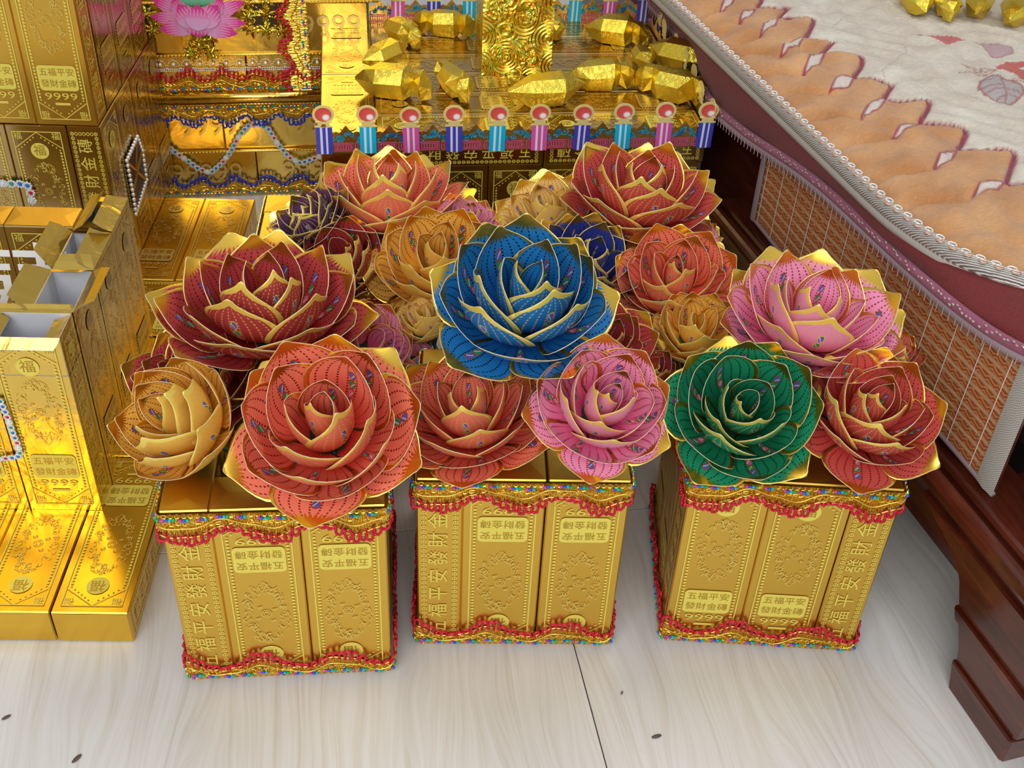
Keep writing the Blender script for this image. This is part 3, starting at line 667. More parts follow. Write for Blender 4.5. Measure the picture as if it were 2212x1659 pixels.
def pinkmat():
    t = NT('pink_lotus_print'); uv = t.n('UVMap').outputs[0]; sx = t.n('SeparateXYZ'); t.put(sx.inputs[0], uv)
    st = t.M('MULTIPLY', t.M('LESS_THAN', t.M('ABSOLUTE', t.M('SUBTRACT', t.M('FRACT', t.M('MULTIPLY', sx.outputs[0], 7.)), .5)), .10), t.M('MULTIPLY', t.M('GREATER_THAN', sx.outputs[1], .55), t.M('LESS_THAN', sx.outputs[1], .8)))
    c = t.ramp(sx.outputs[1], [(0, (.72, .45, .80)), (.4, (.80, .38, .70)), (.75, (.78, .06, .38)), (1, (.68, .03, .28))])
    return t.set(Base_Color=t.mix(t.M('MULTIPLY', st, .6), c, (.95, .75, .9)), Roughness=.35)
PKM = pinkmat(); PKE = plain('lotus_card_edge', (.8, .6, .15), .4, .6)
for i, (x1_, y1_, x2_, y2_, w) in enumerate(((415, 40, 325, -4, 34), (440, 40, 530, 2, 34), (400, 40, 372, -6, 30), (455, 40, 480, -4, 30), (418, 50, 323, 34, 33), (438, 50, 533, 50, 33), (424, 54, 342, 64, 38), (432, 54, 514, 74, 38), (427, 48, 427, 81, 52), (421, 58, 384, 8, 46), (434, 58, 470, 10, 46), (427, 66, 427, 9, 48))):
    off = .012+.0016*i; a, b = ld(x1_, y1_, off), ld(x2_, y2_, off); ax_ = b-a; ln = ax_.length; ax_.normalize(); sd = Vector((-ax_.z, 0, ax_.x)); wm = w*2.42/FPX/2
    prof = [(0, .15), (.1, .6), (.25, .9), (.42, 1), (.6, .88), (.78, .58), (.92, .2), (1, 0)]
    L_ = [a+ax_*ln*t+sd*wm*q for t, q in prof]; R_ = [a+ax_*ln*t-sd*wm*q for t, q in prof[:-1]][::-1]
    uvs = [(.5+.5*q, t) for t, q in prof]+[(.5-.5*q, t) for t, q in prof[:-1]][::-1]; n = len(L_+R_); pf = [Vector((v.x, -off, v.z)) for v in L_+R_]; pb = [v+Vector((0, .0012, 0)) for v in pf]
    mb = MB(); mb.add(pf+pb, [tuple(range(n)), tuple(range(2*n-1, n-1, -1))]+[(k, (k+1) % n, n+(k+1) % n, n+k) for k in range(n)], [0, 1]+[1]*n, uvs+uvs)
    ob('lotus_petal', mb.mesh('lotus_petal', [PKM, PKE]), temple, label='pink and lilac card lotus petal')
c_ = ld(427, -2, .014); ob('lotus_seed_head', MB().ball((c_.x, -.012, c_.z), 1, 0, 14, 8, (.045, .004, .016)).mesh('lotus_seed_head', plain('green_seed_head', (.18, .55, .36), .5), True), temple)
# ------------------------------------------------------------------ courtyard platform with striped paper railing
YE = math.radians(8.75); HE, WE, DE = .360, .664, .520
ME = frame((-.341, 1.758), YE); court = root_at('gold_brick_platform', ME, 'square gold brick platform ringed by a paper railing of striped posts', 'paper platform'); MEi = ME.inverted()
HS = HE-A
SX = Matrix.Diagonal((.939, 1, 1, 1))
for k in range(7): brick(court, Matrix.Translation((WE*(k+.5)/7, .006, -.0005)) @ SX, BRT)
for k in range(4): brick(court, up_right(WE-.004, .02+A+B*(k+.5), -.0005), BRT)
ob('core', MB().box(.07, WE-.07, .07, DE, 0, HS-.002).mesh('core', GOLDT), court)
kx = WE/(B+2*L)
for r_ in range(6):
    sc = DE/(6*B)
    for k in range(2):
        M = lie_x(0, B/2, 0); M = Matrix.Translation(((B+k*L)*kx, r_*B*sc, HS)) @ Matrix.Diagonal((kx, sc, 1, 1)) @ M; brick(court, M, BRT, soft=r_ > 0)
for j in range(2):
    M = Matrix.Translation((B*kx/2, j*DE/2, HS)) @ Matrix.Diagonal((kx, DE/2/L, 1, 1)) @ lie_y(0, 0, 0); brick(court, M, BRT, soft=True)
# railing
RAILG = foil('railing_foil', (.95, .68, .20), .3, .6, 160, .0015)
PINK = plain('pink_fret_print', (.66, .08, .30), .45); TEAL = plain('blue_dragon_print', (.02, .33, .55), .4); TEAL2 = plain('dark_blue_print', (.02, .12, .35), .4); YEL = plain('pale_yellow_card', (.92, .80, .32), .4, .3)
STR = {'blue': (.05, .06, .50), 'cyan': (.0, .50, .80), 'pink': (.70, .10, .42)}
def stripemat(nm, c):
    t = NT(nm); uv = t.n('UVMap').outputs[0]; sx = t.n('SeparateXYZ'); t.put(sx.inputs[0], uv)
    f = t.M('MAXIMUM', t.M('LESS_THAN', t.M('ABSOLUTE', t.M('SUBTRACT', sx.outputs[0], .33)), .07), t.M('LESS_THAN', t.M('ABSOLUTE', t.M('SUBTRACT', sx.outputs[0], .66)), .06))
    return t.set(Base_Color=t.mix(t.M('MULTIPLY', f, .8), c, (.9, .88, .98)), Roughness=.35)
def ballmat():
    t = NT('red_ball_print'); uv = t.n('UVMap').outputs[0]; sx = t.n('SeparateXYZ'); t.put(sx.inputs[0], uv)
    dx = t.M('SUBTRACT', sx.outputs[0], .66); dy = t.M('SUBTRACT', sx.outputs[1], .30); d = t.M('SQRT', t.M('ADD', t.M('MULTIPLY', dx, dx), t.M('MULTIPLY', dy, dy)))
    return t.set(Base_Color=t.ramp(d, [(0, (.95, .95, .98)), (.14, (.95, .92, .95)), (.26, (.75, .12, .10)), (1, (.62, .04, .04))]), Roughness=.25)
BALL = ballmat(); SM = {k: stripemat(k+'_striped_print', c) for k, c in STR.items()}
def post_mesh(col):
    mb = MB(); w = .0135
    mb.add([(-w, -.0025, 0), (w, -.0025, 0), (w, -.0025, .053), (-w, -.0025, .053), (0, -.0045, 0), (0, -.0045, .053)], [(0, 4, 5, 3), (4, 1, 2, 5)], 0, [(0, 0), (1, 0), (1, 1), (0, 1), (.5, 0), (.5, 1)])
    for z, ww, h in ((.053, .0150, .0022), (.0552, .0095, .007), (.0622, .0135, .0022)): mb.box(-ww, ww, -.0032, 0, z, z+h, 1)
    n = 24; ci = [(.0135*math.cos(2*PI*k/n), -.0030, .078+.0135*math.sin(2*PI*k/n)) for k in range(n)]
    mb.add(ci, [tuple(range(n))[::1]], 2, [(.5+.5*math.cos(2*PI*k/n), .5+.5*math.sin(2*PI*k/n)) for k in range(n)])
    mb.slab([(.0180*math.cos(2*PI*k/n), -.0018, .0775+.0180*math.sin(2*PI*k/n)) for k in range(n)], (0, .0012, 0), 3)
    return mb.mesh('railing_post', [SM[col], YEL, BALL, YEL])
PM = {k: post_mesh(k) for k in STR}
def railing(M, length, npost, name):
    r = ob('railing', None, court, mat=M @ Matrix.Diagonal((1, 1, .87, 1))); sp = (length-.016)/(npost-1)
    mb = MB(); N = npost*12; top = []
    for i in range(N+1):
        x = length*i/N; ph = ((x-.008)/sp) % 1; z = .046+.006*math.cos(2*PI*2*ph)+.008*max(0, math.cos(2*PI*ph))**6+.004*math.cos(2*PI*4*ph); top.append((x, 0, z))
    vs = [(x, 0, 0) for x, _, _ in top]+top; n = N+1
    mb.add(vs+[(x, .0008, z) for x, _, z in vs], [(i, i+1, n+i+1, n+i) for i in range(N)]+[(2*n+i+1, 2*n+i, 3*n+i, 3*n+i+1) for i in range(N)]+[(n+i, n+i+1, 3*n+i+1, 3*n+i) for i in range(N)])
    ob('railing_band', mb.mesh('railing_band', RAILG), r)
    pr = MB(); T3 = lambda x, y: (x, -.0006, y); rg = random.Random(5)
    for k in range(npost-1):
        xc = .008+sp*(k+.5)
        for m_, cxx, ww in ((0, xc-.006, .017), (0, xc+.024, .009)):
            z0_, z1_ = .004, .020
            for q in (0, .0045): strip(pr, [(cxx-ww+q, z0_+q*.7), (cxx+ww-q, z0_+q*.7), (cxx+ww-q, z1_-q*.7), (cxx-ww+q, z1_-q*.7), (cxx-ww+q, z0_+q*.7)], .0017, 0, T3)
            for a in np.arange(-ww+.004, ww-.003, .0045): strip(pr, [(cxx+a, z0_+.003), (cxx+a, z1_-.003)], .0016, 0, T3)
        for q in range(26):
            a = rg.uniform(-.026, .026); zz = .032+.006*math.sin(a*150+1)+rg.uniform(-.004, .004); rr = rg.uniform(.002, .0045); st = rg.uniform(0, 6)
            strip(pr, [(xc+a+rr*math.cos(st+t*.8), zz+rr*math.sin(st+t*.8)) for t in range(5)], .0022, rg.choice((1, 1, 2)), T3)
    ob('railing_print', pr.mesh('railing_print', [PINK, TEAL, TEAL2]), r, kind='stuff')
    for k in range(npost):
        ob('railing_post', PM[('blue', 'cyan', 'pink')[k % 3]], r, mat=Matrix.Translation((.008+sp*k, -.001, 0)) @ Matrix.Rotation(random.uniform(-.02, .03), 4, 'Y') @ Matrix.Rotation(random.uniform(-.08, .05), 4, 'X'))
HR = HE-.024
railing(Matrix.Translation((0, -.004, HR)), WE, 10, 'front')
railing(Matrix.Translation((0, DE-.004, HE-.004)), WE, 10, 'back')
railing(Matrix.Translation((WE+.003, 0, HR)) @ Matrix.Rotation(PI/2, 4, 'Z'), DE, 8, 'right')
# embossed pillar
def le(w): return MEi @ Vector(w)
p0 = le(P(1040, 162, HE)); p1 = le(P(1188, 158, HE)); wp = p1.x-p0.x
pil = ob('embossed_pillar', None, None, mat=ME @ Matrix.Translation((p0.x, p0.y, HE))); tag(pil, 'square pillar of rainbow gold foil embossed with roses, standing on the platform', 'pillar')
mb = MB(); N = 44
def pz(x, z):
    q = 0
    for (a, b, r) in roses:
        d = math.hypot(x-a, z-b)/r
        if d < 1: q += .0045*(1-d*d)*(1+.35*math.cos(d*16+3*math.atan2(z-b, x-a)))
    return q
roses = [(.035, .045, .032), (.088, .04, .03), (.085, .12, .034), (.03, .125, .03), (.05, .2, .034), (.1, .21, .028), (.03, .28, .03), (.085, .29, .033)]
nz = 120; hz = .33
vs = [(wp*i/N, -pz(wp*i/N, hz*j/nz)*(0 if i in (0, N) else 1), hz*j/nz) for j in range(nz+1) for i in range(N+1)]
mb.add(vs, [(j*(N+1)+i, j*(N+1)+i+1, (j+1)*(N+1)+i+1, (j+1)*(N+1)+i) for j in range(nz) for i in range(N)])
mb.add([(0, 0, 0), (wp, 0, 0), (wp, wp, 0), (0, wp, 0), (0, 0, hz), (wp, 0, hz), (wp, wp, hz), (0, wp, hz)], [(1, 2, 6, 5), (2, 3, 7, 6), (3, 0, 4, 7), (4, 5, 6, 7), (0, 3, 2, 1)])
ob('pillar_shaft', mb.mesh('pillar_shaft', HOLO), pil)
# ------------------------------------------------------------------ folded foil ingots
def ingot_mesh(seed):
    r = random.Random(seed); mb = MB(); n = 8; sec = []
    # along x in [-.5,.5]; flattened pinched ends that flare upward, boxy middle
    SH = [((-.5, .012, .10, .13), (-.36, .10, .02, .22), (-.20, .17, 0, .27), (.16, .18, 0, .28), (.27, .05, .05, .25), (.37, .13, .01, .25), (.5, .015, .03, .17)),
          ((-.5, .02, .03, .20), (-.37, .12, .01, .26), (-.27, .05, .04, .25), (-.16, .17, 0, .27), (.17, .17, 0, .27), (.28, .05, .04, .25), (.38, .12, .01, .26), (.5, .02, .03, .20)),
          ((-.5, .01, .12, .15), (-.2, .16, 0, .26), (.2, .17, 0, .27), (.5, .012, .14, .17))][seed % 3]
    for x, hw, z0_, z1_ in SH:
        j = lambda: r.uniform(-.014, .014)
        sec.append([(x+j(), -hw*.5+j(), z0_), (x+j(), hw*.5+j(), z0_), (x+j(), hw+j(), z0_+(z1_-z0_)*.65+j()), (x+j(), hw*.45+j(), z1_+j()), (x+j(), -hw*.55+j(), z1_+j()), (x+j(), -hw+j(), z0_+(z1_-z0_)*.6+j())])
    vs = [p for s_ in sec for p in s_]; K = 6
    fs = []
    for i in range(len(sec)-1):
        for k in range(K):
            a, b, c, d = i*K+k, i*K+(k+1) % K, (i+1)*K+(k+1) % K, (i+1)*K+k
            fs += [(a, b, c), (a, c, d)] if (i+k) % 2 else [(a, b, d), (b, c, d)]
    fs += [tuple(range(K))[::-1], tuple((len(sec)-1)*K+k for k in range(K))]
    mb.add(vs, [f[::-1] for f in fs]); return mb.mesh('foil_ingot', HOLI)
IM = [ingot_mesh(i) for i in range(6)]
ILIST = [(850, 195, 170, -8, 'leftmost front gold foil ingot behind the railing'), (980, 188, 140, -48, 'slanting gold foil ingot between the front left one and the pillar'), (832, 128, 125, 38, 'gold foil ingot leaning over the leftmost front ingot'),
 (868, 78, 120, -35, 'gold foil ingot at the far left of the platform below the back railing'), (960, 62, 130, -4, 'gold foil ingot at the back, just left of the pillar'), (1178, 212, 170, 14, 'gold foil ingot lying in front, right below the pillar'),
 (1295, 178, 150, 6, 'gold foil ingot third from the right corner, behind the front railing'), (1448, 200, 165, -22, 'gold foil ingot in the front right corner of the platform'), (1465, 140, 160, -30, 'gold foil ingot leaning on the right railing'),
 (1330, 80, 140, -12, 'gold foil ingot at the back right of the platform'), (1200, 62, 90, -70, 'gold foil ingot half hidden behind the pillar at right'), (1385, 128, 100, -60, 'small upturned gold foil ingot between the two right ones')]
for i, (x, y, ln, an, lab) in enumerate(ILIST):
    zb = HE+.001; w = P(x, y+12, zb); z = np.dot(w-CAM, Fv); s = ln*z/FPX
    o = ob('foil_ingot', IM[i % 6], None, mat=Matrix.Translation(w) @ Matrix.Rotation(math.radians(an*1.25), 4, 'Z') @ Matrix.Rotation(random.uniform(-.03, .03), 4, 'X') @ Matrix.Diagonal((s, s*1.35, s*1.45, 1)))
    tag(o, lab, 'ingot', 'folded foil ingots')
# ------------------------------------------------------------------ bed
YB = math.radians(18); MBd = frame((.60, .986), YB); MBi = MBd.inverted()     # local x = into the bed, y = along the bed to the back
def lb(x, y, h): q = MBi @ Vector(P(x, y, h)); return q.x, q.y
bed = root_at('bed', MBd, 'dark reddish wooden bed at right with moulded rail and thick leg', 'bed')
def woodmat():
    t = NT('dark_red_lacquered_wood'); c = t.coord('Object', (8, 1.2, 8)); n = t.noise(c, 6, 4, .6, .4)
    col = t.ramp(n.outputs[0], [(.3, (.035, .006, .003)), (.6, (.10, .018, .008)), (.8, (.17, .035, .014))])
    return t.set(Base_Color=col, Roughness=.22, Specular_IOR_Level=.6, Coat_Weight=.4, Coat_Roughness=.12)
WOOD = woodmat()
def extr(prof, y0, y1, mat, name, parent, bev=.0):
    mb = MB(); n = len(prof); mb.add([(x, y0, z) for x, z in prof]+[(x, y1, z) for x, z in prof], [(i, n+i, n+(i+1) % n, (i+1) % n) for i in range(n)]+[tuple(range(n)), tuple(range(2*n-1, n-1, -1))])
    return ob(name, mb.mesh(name, mat), parent)
def rnd(cx_, cz_, r, a0, a1, n=5): return [(cx_+r*math.cos(math.radians(a0+(a1-a0)*i/n)), cz_+r*math.sin(math.radians(a0+(a1-a0)*i/n))) for i in range(n+1)]
extr([(.12, .235), (.060, .235)]+rnd(.046, .226, .009, 90, 270)[:4]+rnd(.016, .226, .016, 90, 200)+[(.010, .204), (.014, .196), (.014, .165), (.12, .165)], -.30, .90, WOOD, 'side_rail', bed)
extr([(.05, .164), (.05, .10), (.062, .09), (.12, .09), (.12, .164)], .10, .90, WOOD, 'lower_rail', bed)
# leg: stack of moulded blocks
lg = ob('leg', None, bed)
LP = [(0, 0), (.008, .03), (.017, .06), (.031, .09), (.046, .118), (.058, .145), (.068, .161), (.082, .176), (.110, .186), (.144, .196), (.165, .203)]
def legpart(nm, ha, hb_, v0, push=0.):
    hs = [h for _, h in LP if ha < h < hb_]; hs = [ha]+hs+[hb_]
    pts = [(v0, np.interp(h, [q[1] for q in LP], [q[0] for q in LP])+push, h) for h in hs]+[(v0, -.118-push, hb_), (v0, -.118-push, ha)]
    mb = MB(); c = .004; n_ = len(pts); ctr = np.mean(pts, axis=0); inn = [np.array(p)+(ctr-np.array(p))/np.linalg.norm(ctr-np.array(p))*c for p in pts]
    mb.add([(q[0], q[1], q[2]) for q in inn]+[(v0+c, p[1], p[2]) for p in pts]+[(.22, p[1], p[2]) for p in pts], [tuple(range(n_))[::-1], tuple(range(2*n_, 3*n_))]+[(k, (k+1) % n_, n_+(k+1) % n_, n_+k) for k in range(n_)]+[(n_+k, n_+(k+1) % n_, 2*n_+(k+1) % n_, 2*n_+k) for k in range(n_)])
    ob(nm, mb.mesh(nm, WOOD), lg)
legpart('plinth', 0, .040, .0, .001); legpart('leg_body', .0405, .098, .006); legpart('bead_moulding', .0985, .112, .001, .001); legpart('leg_head', .1125, .158, .007); legpart('leg_crown', .1585, .203, .002, .001)
o = ob('under_shade_panel', MB().box(.35, .37, .0, 1.9, .0, .24).mesh('under_shade_panel', plain('dark_shade_board', (.02, .008, .006), .6)), bed)  # near-black board added to stand in for the shade under the bed
ob('side_panel', MB().box(.088, .10, .14, 1.9, .15, .37).mesh('side_panel', WOOD), bed)
ob('bed_base', MB().box(.16, 1.3, .14, 1.9, .24, .368).mesh('bed_base', plain('dark_slat', (.03, .012, .008), .6)), bed)
# mattress edge paths (local y=u, x=v)
EDGE = [(2.0, .021), (1.2, .021), (.8, .021), (.6, .021), (.437, .021), (.37, .027), (.30, .042), (.255, .066), (.22, .097), (.185, .15), (.165, .21), (.15, .3), (.14, .6), (.135, 1.3)]
def smooth(pts, n=10):
    pts = np.array(pts, float); out = []
    for i in range(len(pts)-1):
        p0 = pts[max(i-1, 0)]; p1 = pts[i]; p2 = pts[i+1]; p3 = pts[min(i+2, len(pts)-1)]
        for k in range(n):
            t = k/n; out.append(.5*((2*p1)+(-p0+p2)*t+(2*p0-5*p1+4*p2-p3)*t*t+(-p0+3*p1-3*p2+p3)*t**3))
    return np.array(out+[pts[-1]])
def resample(pts, n):
    pts = np.array(pts); d = np.r_[0, np.cumsum(np.linalg.norm(np.diff(pts, axis=0), axis=1))]; t = np.linspace(0, d[-1], n)
    return np.stack([np.interp(t, d, pts[:, k]) for k in range(pts.shape[1])], 1)
ES = smooth(EDGE)
mattress = root_at('mattress', MBd, 'mattress wrapped in a maroon plush cover, under the patterned quilt', 'mattress')
HEM = [(2.0, .10, .40), (1.2, .085, .395), (1.0, .035, .386), (.83, .02, .402), (.59, .02, .436), (.36, .026, .440), (.22, .035, .443), (.138, .052, .448), (.09, .085, .45), (.07, .14, .45), (.065, .3, .45), (.06, 1.3, .45)]
n = 260; e3 = resample(np.c_[ES, np.full(len(ES), .487)], n)
# reparametrise hem by matching fractions of each path's corner
h3 = smooth(HEM); h3 = resample(h3, n)
mb = MB(); rows = []
for j in range(9):
    t = j/8; q = (1-t)*e3+t*h3; bul = .010*math.sin(PI*t)
    for i in range(n):
        tg = q[min(i+1, n-1)]-q[max(i-1, 0)]; nn = np.array([tg[1], -tg[0]]); nn = nn/(np.linalg.norm(nn)+1e-9)
        wob = .003*math.sin(i*.35+j)*t
        rows.append((q[i][1]+nn[1]*0-(bul+wob)*abs(nn[0] if False else 1)*(1 if q[i][1] < .08 else 0), q[i][0]-(bul+wob if q[i][1] >= .08 else 0), q[i][2]))
mb.add(rows, [(j*n+i, j*n+i+1, (j+1)*n+i+1, (j+1)*n+i) for j in range(8) for i in range(n-1)])
def plush(name, col, col2, sc=60):
    t = NT(name); c = t.coord('Object'); n1 = t.noise(t.coord('Object', (1, 3, 1)), sc*3, 3, .7, .5); n2 = t.noise(c, 9, 3)
    cc = t.mix(n1.outputs[0], col, col2); t.bump(n1.outputs[0], .7, .003)
    return t.set(Base_Color=cc, Roughness=.9, Sheen_Weight=.12, Sheen_Roughness=.4)
MAR = plush('maroon_plush', (.10, .008, .010), (.22, .028, .028))
ob('side_cover', mb.mesh('side_cover', MAR, True), mattress, label='maroon plush side')
mb = MB(); ring = [(v+.06, u+.03*(v > .12)) for u, v in ES[::4]]+[(1.3, 2.0)]
mb.slab([(x, y, .37) for x, y in ring], (0, 0, .09)); ob('core', mb.mesh('core', plain('mattress_core', (.12, .03, .03), .9)), mattress)  # unseen dark mattress body, added to block light below the quilt
SEQ = plain('pale_sequins', (.85, .75, .65), .15, .8); PUR = plush('purple_hem_braid', (.22, .04, .10), (.42, .14, .22), 90); GRYB = plain('grey_overlock', (.32, .24, .26), .8)
H3 = [(q[1]-.008 if q[1] < .12 else q[1], q[0]-(.008 if q[1] >= .06 else 0), q[2]) for q in h3]
ob('hem_braid', MB().tube([(x, y, z+.006) for x, y, z in H3], .0062, 8, flat=1.2).mesh('hem_braid', PUR, True), mattress, label='purple sequined hem braid')
ob('hem_overlock', MB().tube([(x, y, z-.004) for x, y, z in H3], .0050, 8, flat=1.5).mesh('hem_overlock', GRYB, True), mattress)
mb = MB(); hh = resample(np.array(H3), 520)
for i, (x, y, z) in enumerate(hh):
    if i % 2 == 0: mb.tube([(x-.007, y, z-.014), (x-.0068, y+.001, z-.001)], .0007, 3, 1)
    if random.random() < .75: mb.ball((x-.006+random.uniform(-.002, .002), y, z+.010+random.uniform(-.003, .004)), .0021, 0, 5, 3, (1, 1.3, .7))
ob('sequins', mb.mesh('sequins', [SEQ, plain('pink_grey_thread', (.55, .40, .44), .7)]), mattress, kind='stuff')
# quilt
quilt = root_at('quilt', MBd, 'plush quilt with tan scalloped border, beige centre and braided silver edge', 'quilt')
K5 = .4575
sc_px = [(1200+x*K5, y*K5) for x, y in ((930, -60), (975, -10), (960, 28), (1050, 38), (1103, 34), (1075, 62), (1060, 92), (1150, 86), (1208, 97), (1215, 118), (1192, 160), (1185, 182), (1250, 186), (1312, 200), (1290, 218), (1270, 245), (1262, 256), (1360, 253), (1425, 264), (1450, 292), (1430, 335), (1412, 368), (1500, 376), (1565, 390), (1588, 408), (1568, 440), (1558, 466), (1650, 478), (1745, 486), (1762, 505), (1742, 550), (1728, 578), (1830, 590), (1915, 606), (1938, 632), (1920, 675), (1908, 712), (2050, 712), (2140, 722), (2166, 748), (2148, 805), (2138, 864), (2230, 862), (2330, 880), (2345, 910), (2335, 1000), (2460, 1010))]
dia = [[(1200+x*K5, y*K5) for x, y in d] for d in ([(870, 90), (885, 55), (945, 40), (925, 70)], [(970, 157), (985, 115), (1050, 100), (1035, 135)], [(1068, 242), (1085, 200), (1172, 180), (1145, 225)], [(1173, 327), (1200, 275), (1270, 259), (1245, 305)], [(1300, 417), (1325, 375), (1412, 368), (1385, 410)], [(1448, 541), (1480, 490), (1557, 472), (1530, 520)], [(1597, 637), (1625, 600), (1712, 584), (1685, 615)], [(1790, 788), (1810, 745), (1890, 722), (1865, 770)], [(1978, 911), (2000, 875), (2120, 864), (2085, 900)], [(780, 25), (800, -5), (850, -10), (830, 12)])]
K4 = .18684
c4 = lambda pts: [(1800+x*K4, y*K4) for x, y in pts]
leaf = c4(((1790, 925), (1690, 980), (1665, 1060), (1750, 1145), (1900, 1212), (2025, 1236), (2115, 1180), (2192, 1120), (2165, 1050), (2050, 970), (1880, 935), (1790, 925)))
veins = [c4(v) for v in (((1670, 1090), (1800, 1040), (1930, 1010)), ((1750, 1130), (1860, 1075), (1970, 1045)), ((1920, 950), (1960, 1020), (1995, 1100), (1975, 1230)), ((1870, 1200), (1930, 1150), (1990, 1130)), ((1700, 985), (1830, 960)), ((1990, 1050), (2180, 1130)), ((2000, 1110), (2120, 1160)),
  ((1480, 755), (1610, 830), (1700, 870), (1890, 830)), ((1450, 855), (1560, 865), (1650, 905), (1880, 920), (2205, 1010)), ((1600, 850), (1640, 885), (1690, 880), (1740, 900), (1870, 860), (1800, 810), (1700, 830), (1690, 870)), ((2060, 950), (2205, 975)))]
redb = c4(((1870, 790), (2030, 748), (2230, 740), (2230, 800), (2130, 820), (2230, 880), (2230, 985), (2130, 955), (2080, 870), (1880, 832)))
pinkb = c4(((1615, 515), (1700, 560), (1840, 685), (2065, 665), (2045, 580), (1900, 530))); streak = c4(((860, 438), (1150, 440), (1560, 490), (1330, 524), (1150, 480)))
curv = [c4(v) for v in (((560, 845), (700, 730), (840, 620), (800, 540), (740, 480)), ((560, 850), (600, 940)), ((1540, 1100), (1640, 1190), (1700, 1200)), ((0, 310), (160, 220), (60, 160)))]
HQ = .505
def tl(pts): return np.array([lb(x, y, HQ) for x, y in pts])
def inpoly(X, Y, poly):
    r = np.zeros(X.shape, bool); n_ = len(poly)
    for i in range(n_):
        x1_, y1_ = poly[i]; x2_, y2_ = poly[(i+1) % n_]
        if y1_ == y2_: continue
        c = ((y1_ > Y) != (y2_ > Y)) & (X < (x2_-x1_)*(Y-y1_)/(y2_-y1_)+x1_); r ^= c
    return r
def pdist(X, Y, pts, close=False):
    d = np.full(X.shape, 9.); pts = list(pts)+([pts[0]] if close else [])
    for (x1_, y1_), (x2_, y2_) in zip(pts, pts[1:]):
        dx, dy = x2_-x1_, y2_-y1_; t = np.clip(((X-x1_)*dx+(Y-y1_)*dy)/(dx*dx+dy*dy+1e-12), 0, 1); d = np.minimum(d, np.hypot(X-x1_-t*dx, Y-y1_-t*dy))
    return d
xs = np.arange(.0, .88, .0032); ysq = np.arange(.13, 1.45, .0036); X, Y = np.meshgrid(xs, ysq)
edge_xy = [(v, u) for u, v in ES[::3]]
din = inpoly(X, Y, edge_xy+[(1.3, 2.0)]); de = pdist(X, Y, edge_xy); de = np.where(din, de, -de)
scp = tl(sc_px); scs = smooth(scp, 3); beige = inpoly(X, Y, [tuple(p) for p in scs]+[(2., float(scs[-1][1])), (2., 3.), (float(scs[0][0]), 3.)])
wobx = .5+.5*np.sin(X*41+3*np.sin(Y*13))*np.sin(Y*37+2*np.sin(X*19)); fine = rng.random(X.shape)
col = np.zeros(X.shape+(3,))
tan = np.array([.50, .23, .085]); tan2 = np.array([.64, .355, .16]); be = np.array([.60, .53, .45]); be2 = np.array([.68, .64, .56])
w3 = wobx[..., None]; col[:] = tan*(1-w3)+tan2*w3
beg = (be*(1-w3)+be2*w3); col = np.where(beige[..., None], beg, col)
PUL = np.array([.30, .035, .07])
def paint(mask_d, wid, c, soft=.0016):
    global col
    a = np.clip((wid-mask_d)/soft+.5, 0, 1)[..., None]; col = col*(1-a)+np.array(c)*a
paint(pdist(X, Y, scs), .0042, PUL)
for d in dia:
    q = tl(d); col = np.where(inpoly(X, Y, q)[..., None], np.array([.66, .60, .54]), col); paint(pdist(X, Y, q, True), .0018, PUL)
q = tl(leaf); col = np.where(inpoly(X, Y, q)[..., None], np.array([.40, .38, .38]), col); paint(pdist(X, Y, q), .0022, (.36, .13, .13))
for v in veins: paint(pdist(X, Y, tl(v)), .0015, (.36, .13, .13))
col = np.where(inpoly(X, Y, tl(redb))[..., None], np.array([.50, .09, .07]), col); col = np.where(inpoly(X, Y, tl(pinkb))[..., None], np.array([.48, .33, .36]), col); paint(pdist(X, Y, tl(pinkb), True), .0012, (.42, .15, .16))
col = np.where(inpoly(X, Y, tl(streak))[..., None], np.array([.50, .12, .12]), col)
for v in curv: paint(pdist(X, Y, tl(v)), .0008, (.45, .38, .33))
dd_ = np.clip(de, 0, 1); Z = .480+.030*(1-np.exp(-dd_/.045))
puff = np.zeros(X.shape)
seams = []
for d in dia:
    q = tl(d); a = q[0]; e = min(edge_xy, key=lambda p: (p[0]-a[0])**2+(p[1]-a[1]-.03)**2); seams.append((tuple(a), e))
sd_ = np.full(X.shape, 9.)
for a, e in seams: sd_ = np.minimum(sd_, pdist(X+.006*np.sin(Y*60), Y+.006*np.sin(X*70), [a, e]))
sd_ = np.minimum(sd_, pdist(X, Y, scs)*1.6+.004)
Z -= .013*np.exp(-(sd_/.010)**2)*(dd_ > .004)
Z += .006*np.clip(.16-dd_, 0, .1)*10*np.sin(Y*95+X*40+3*np.sin(X*30))*np.sin(Y*33+2)*.6
Z += .0045*np.sin(X*55+4*np.sin(Y*21))*np.sin(Y*48+3*np.sin(X*23))*np.where(beige, .8, 1)+.0012*np.sin(X*170+9*np.sin(Y*60))*np.sin(Y*150+np.sin(X*90)*5)
ny, nx = X.shape; keep = din & (de > -.001); idx = -np.ones(X.shape, int); idx[keep] = np.arange(keep.sum())
q4 = np.stack([idx[:-1, :-1], idx[:-1, 1:], idx[1:, 1:], idx[1:, :-1]], -1).reshape(-1, 4); q4 = q4[(q4 >= 0).all(1)]
me = bpy.data.meshes.new('quilt_top'); me.from_pydata(np.stack([X[keep], Y[keep], Z[keep]], 1).tolist(), [], q4.tolist())
ca = me.color_attributes.new('print', 'FLOAT_COLOR', 'POINT'); cc = np.ones((keep.sum(), 4)); cc[:, :3] = col[keep]; ca.data.foreach_set('color', cc.ravel())
me.polygons.foreach_set('use_smooth', [True]*len(me.polygons))
t = NT('printed_plush'); at = t.n('Attribute', attribute_name='print'); n1 = t.noise(t.coord('Object', (1, 2.4, 1)), 150, 4, .7, 1.); n2 = t.noise(t.coord('Object'), 24, 3, .6)
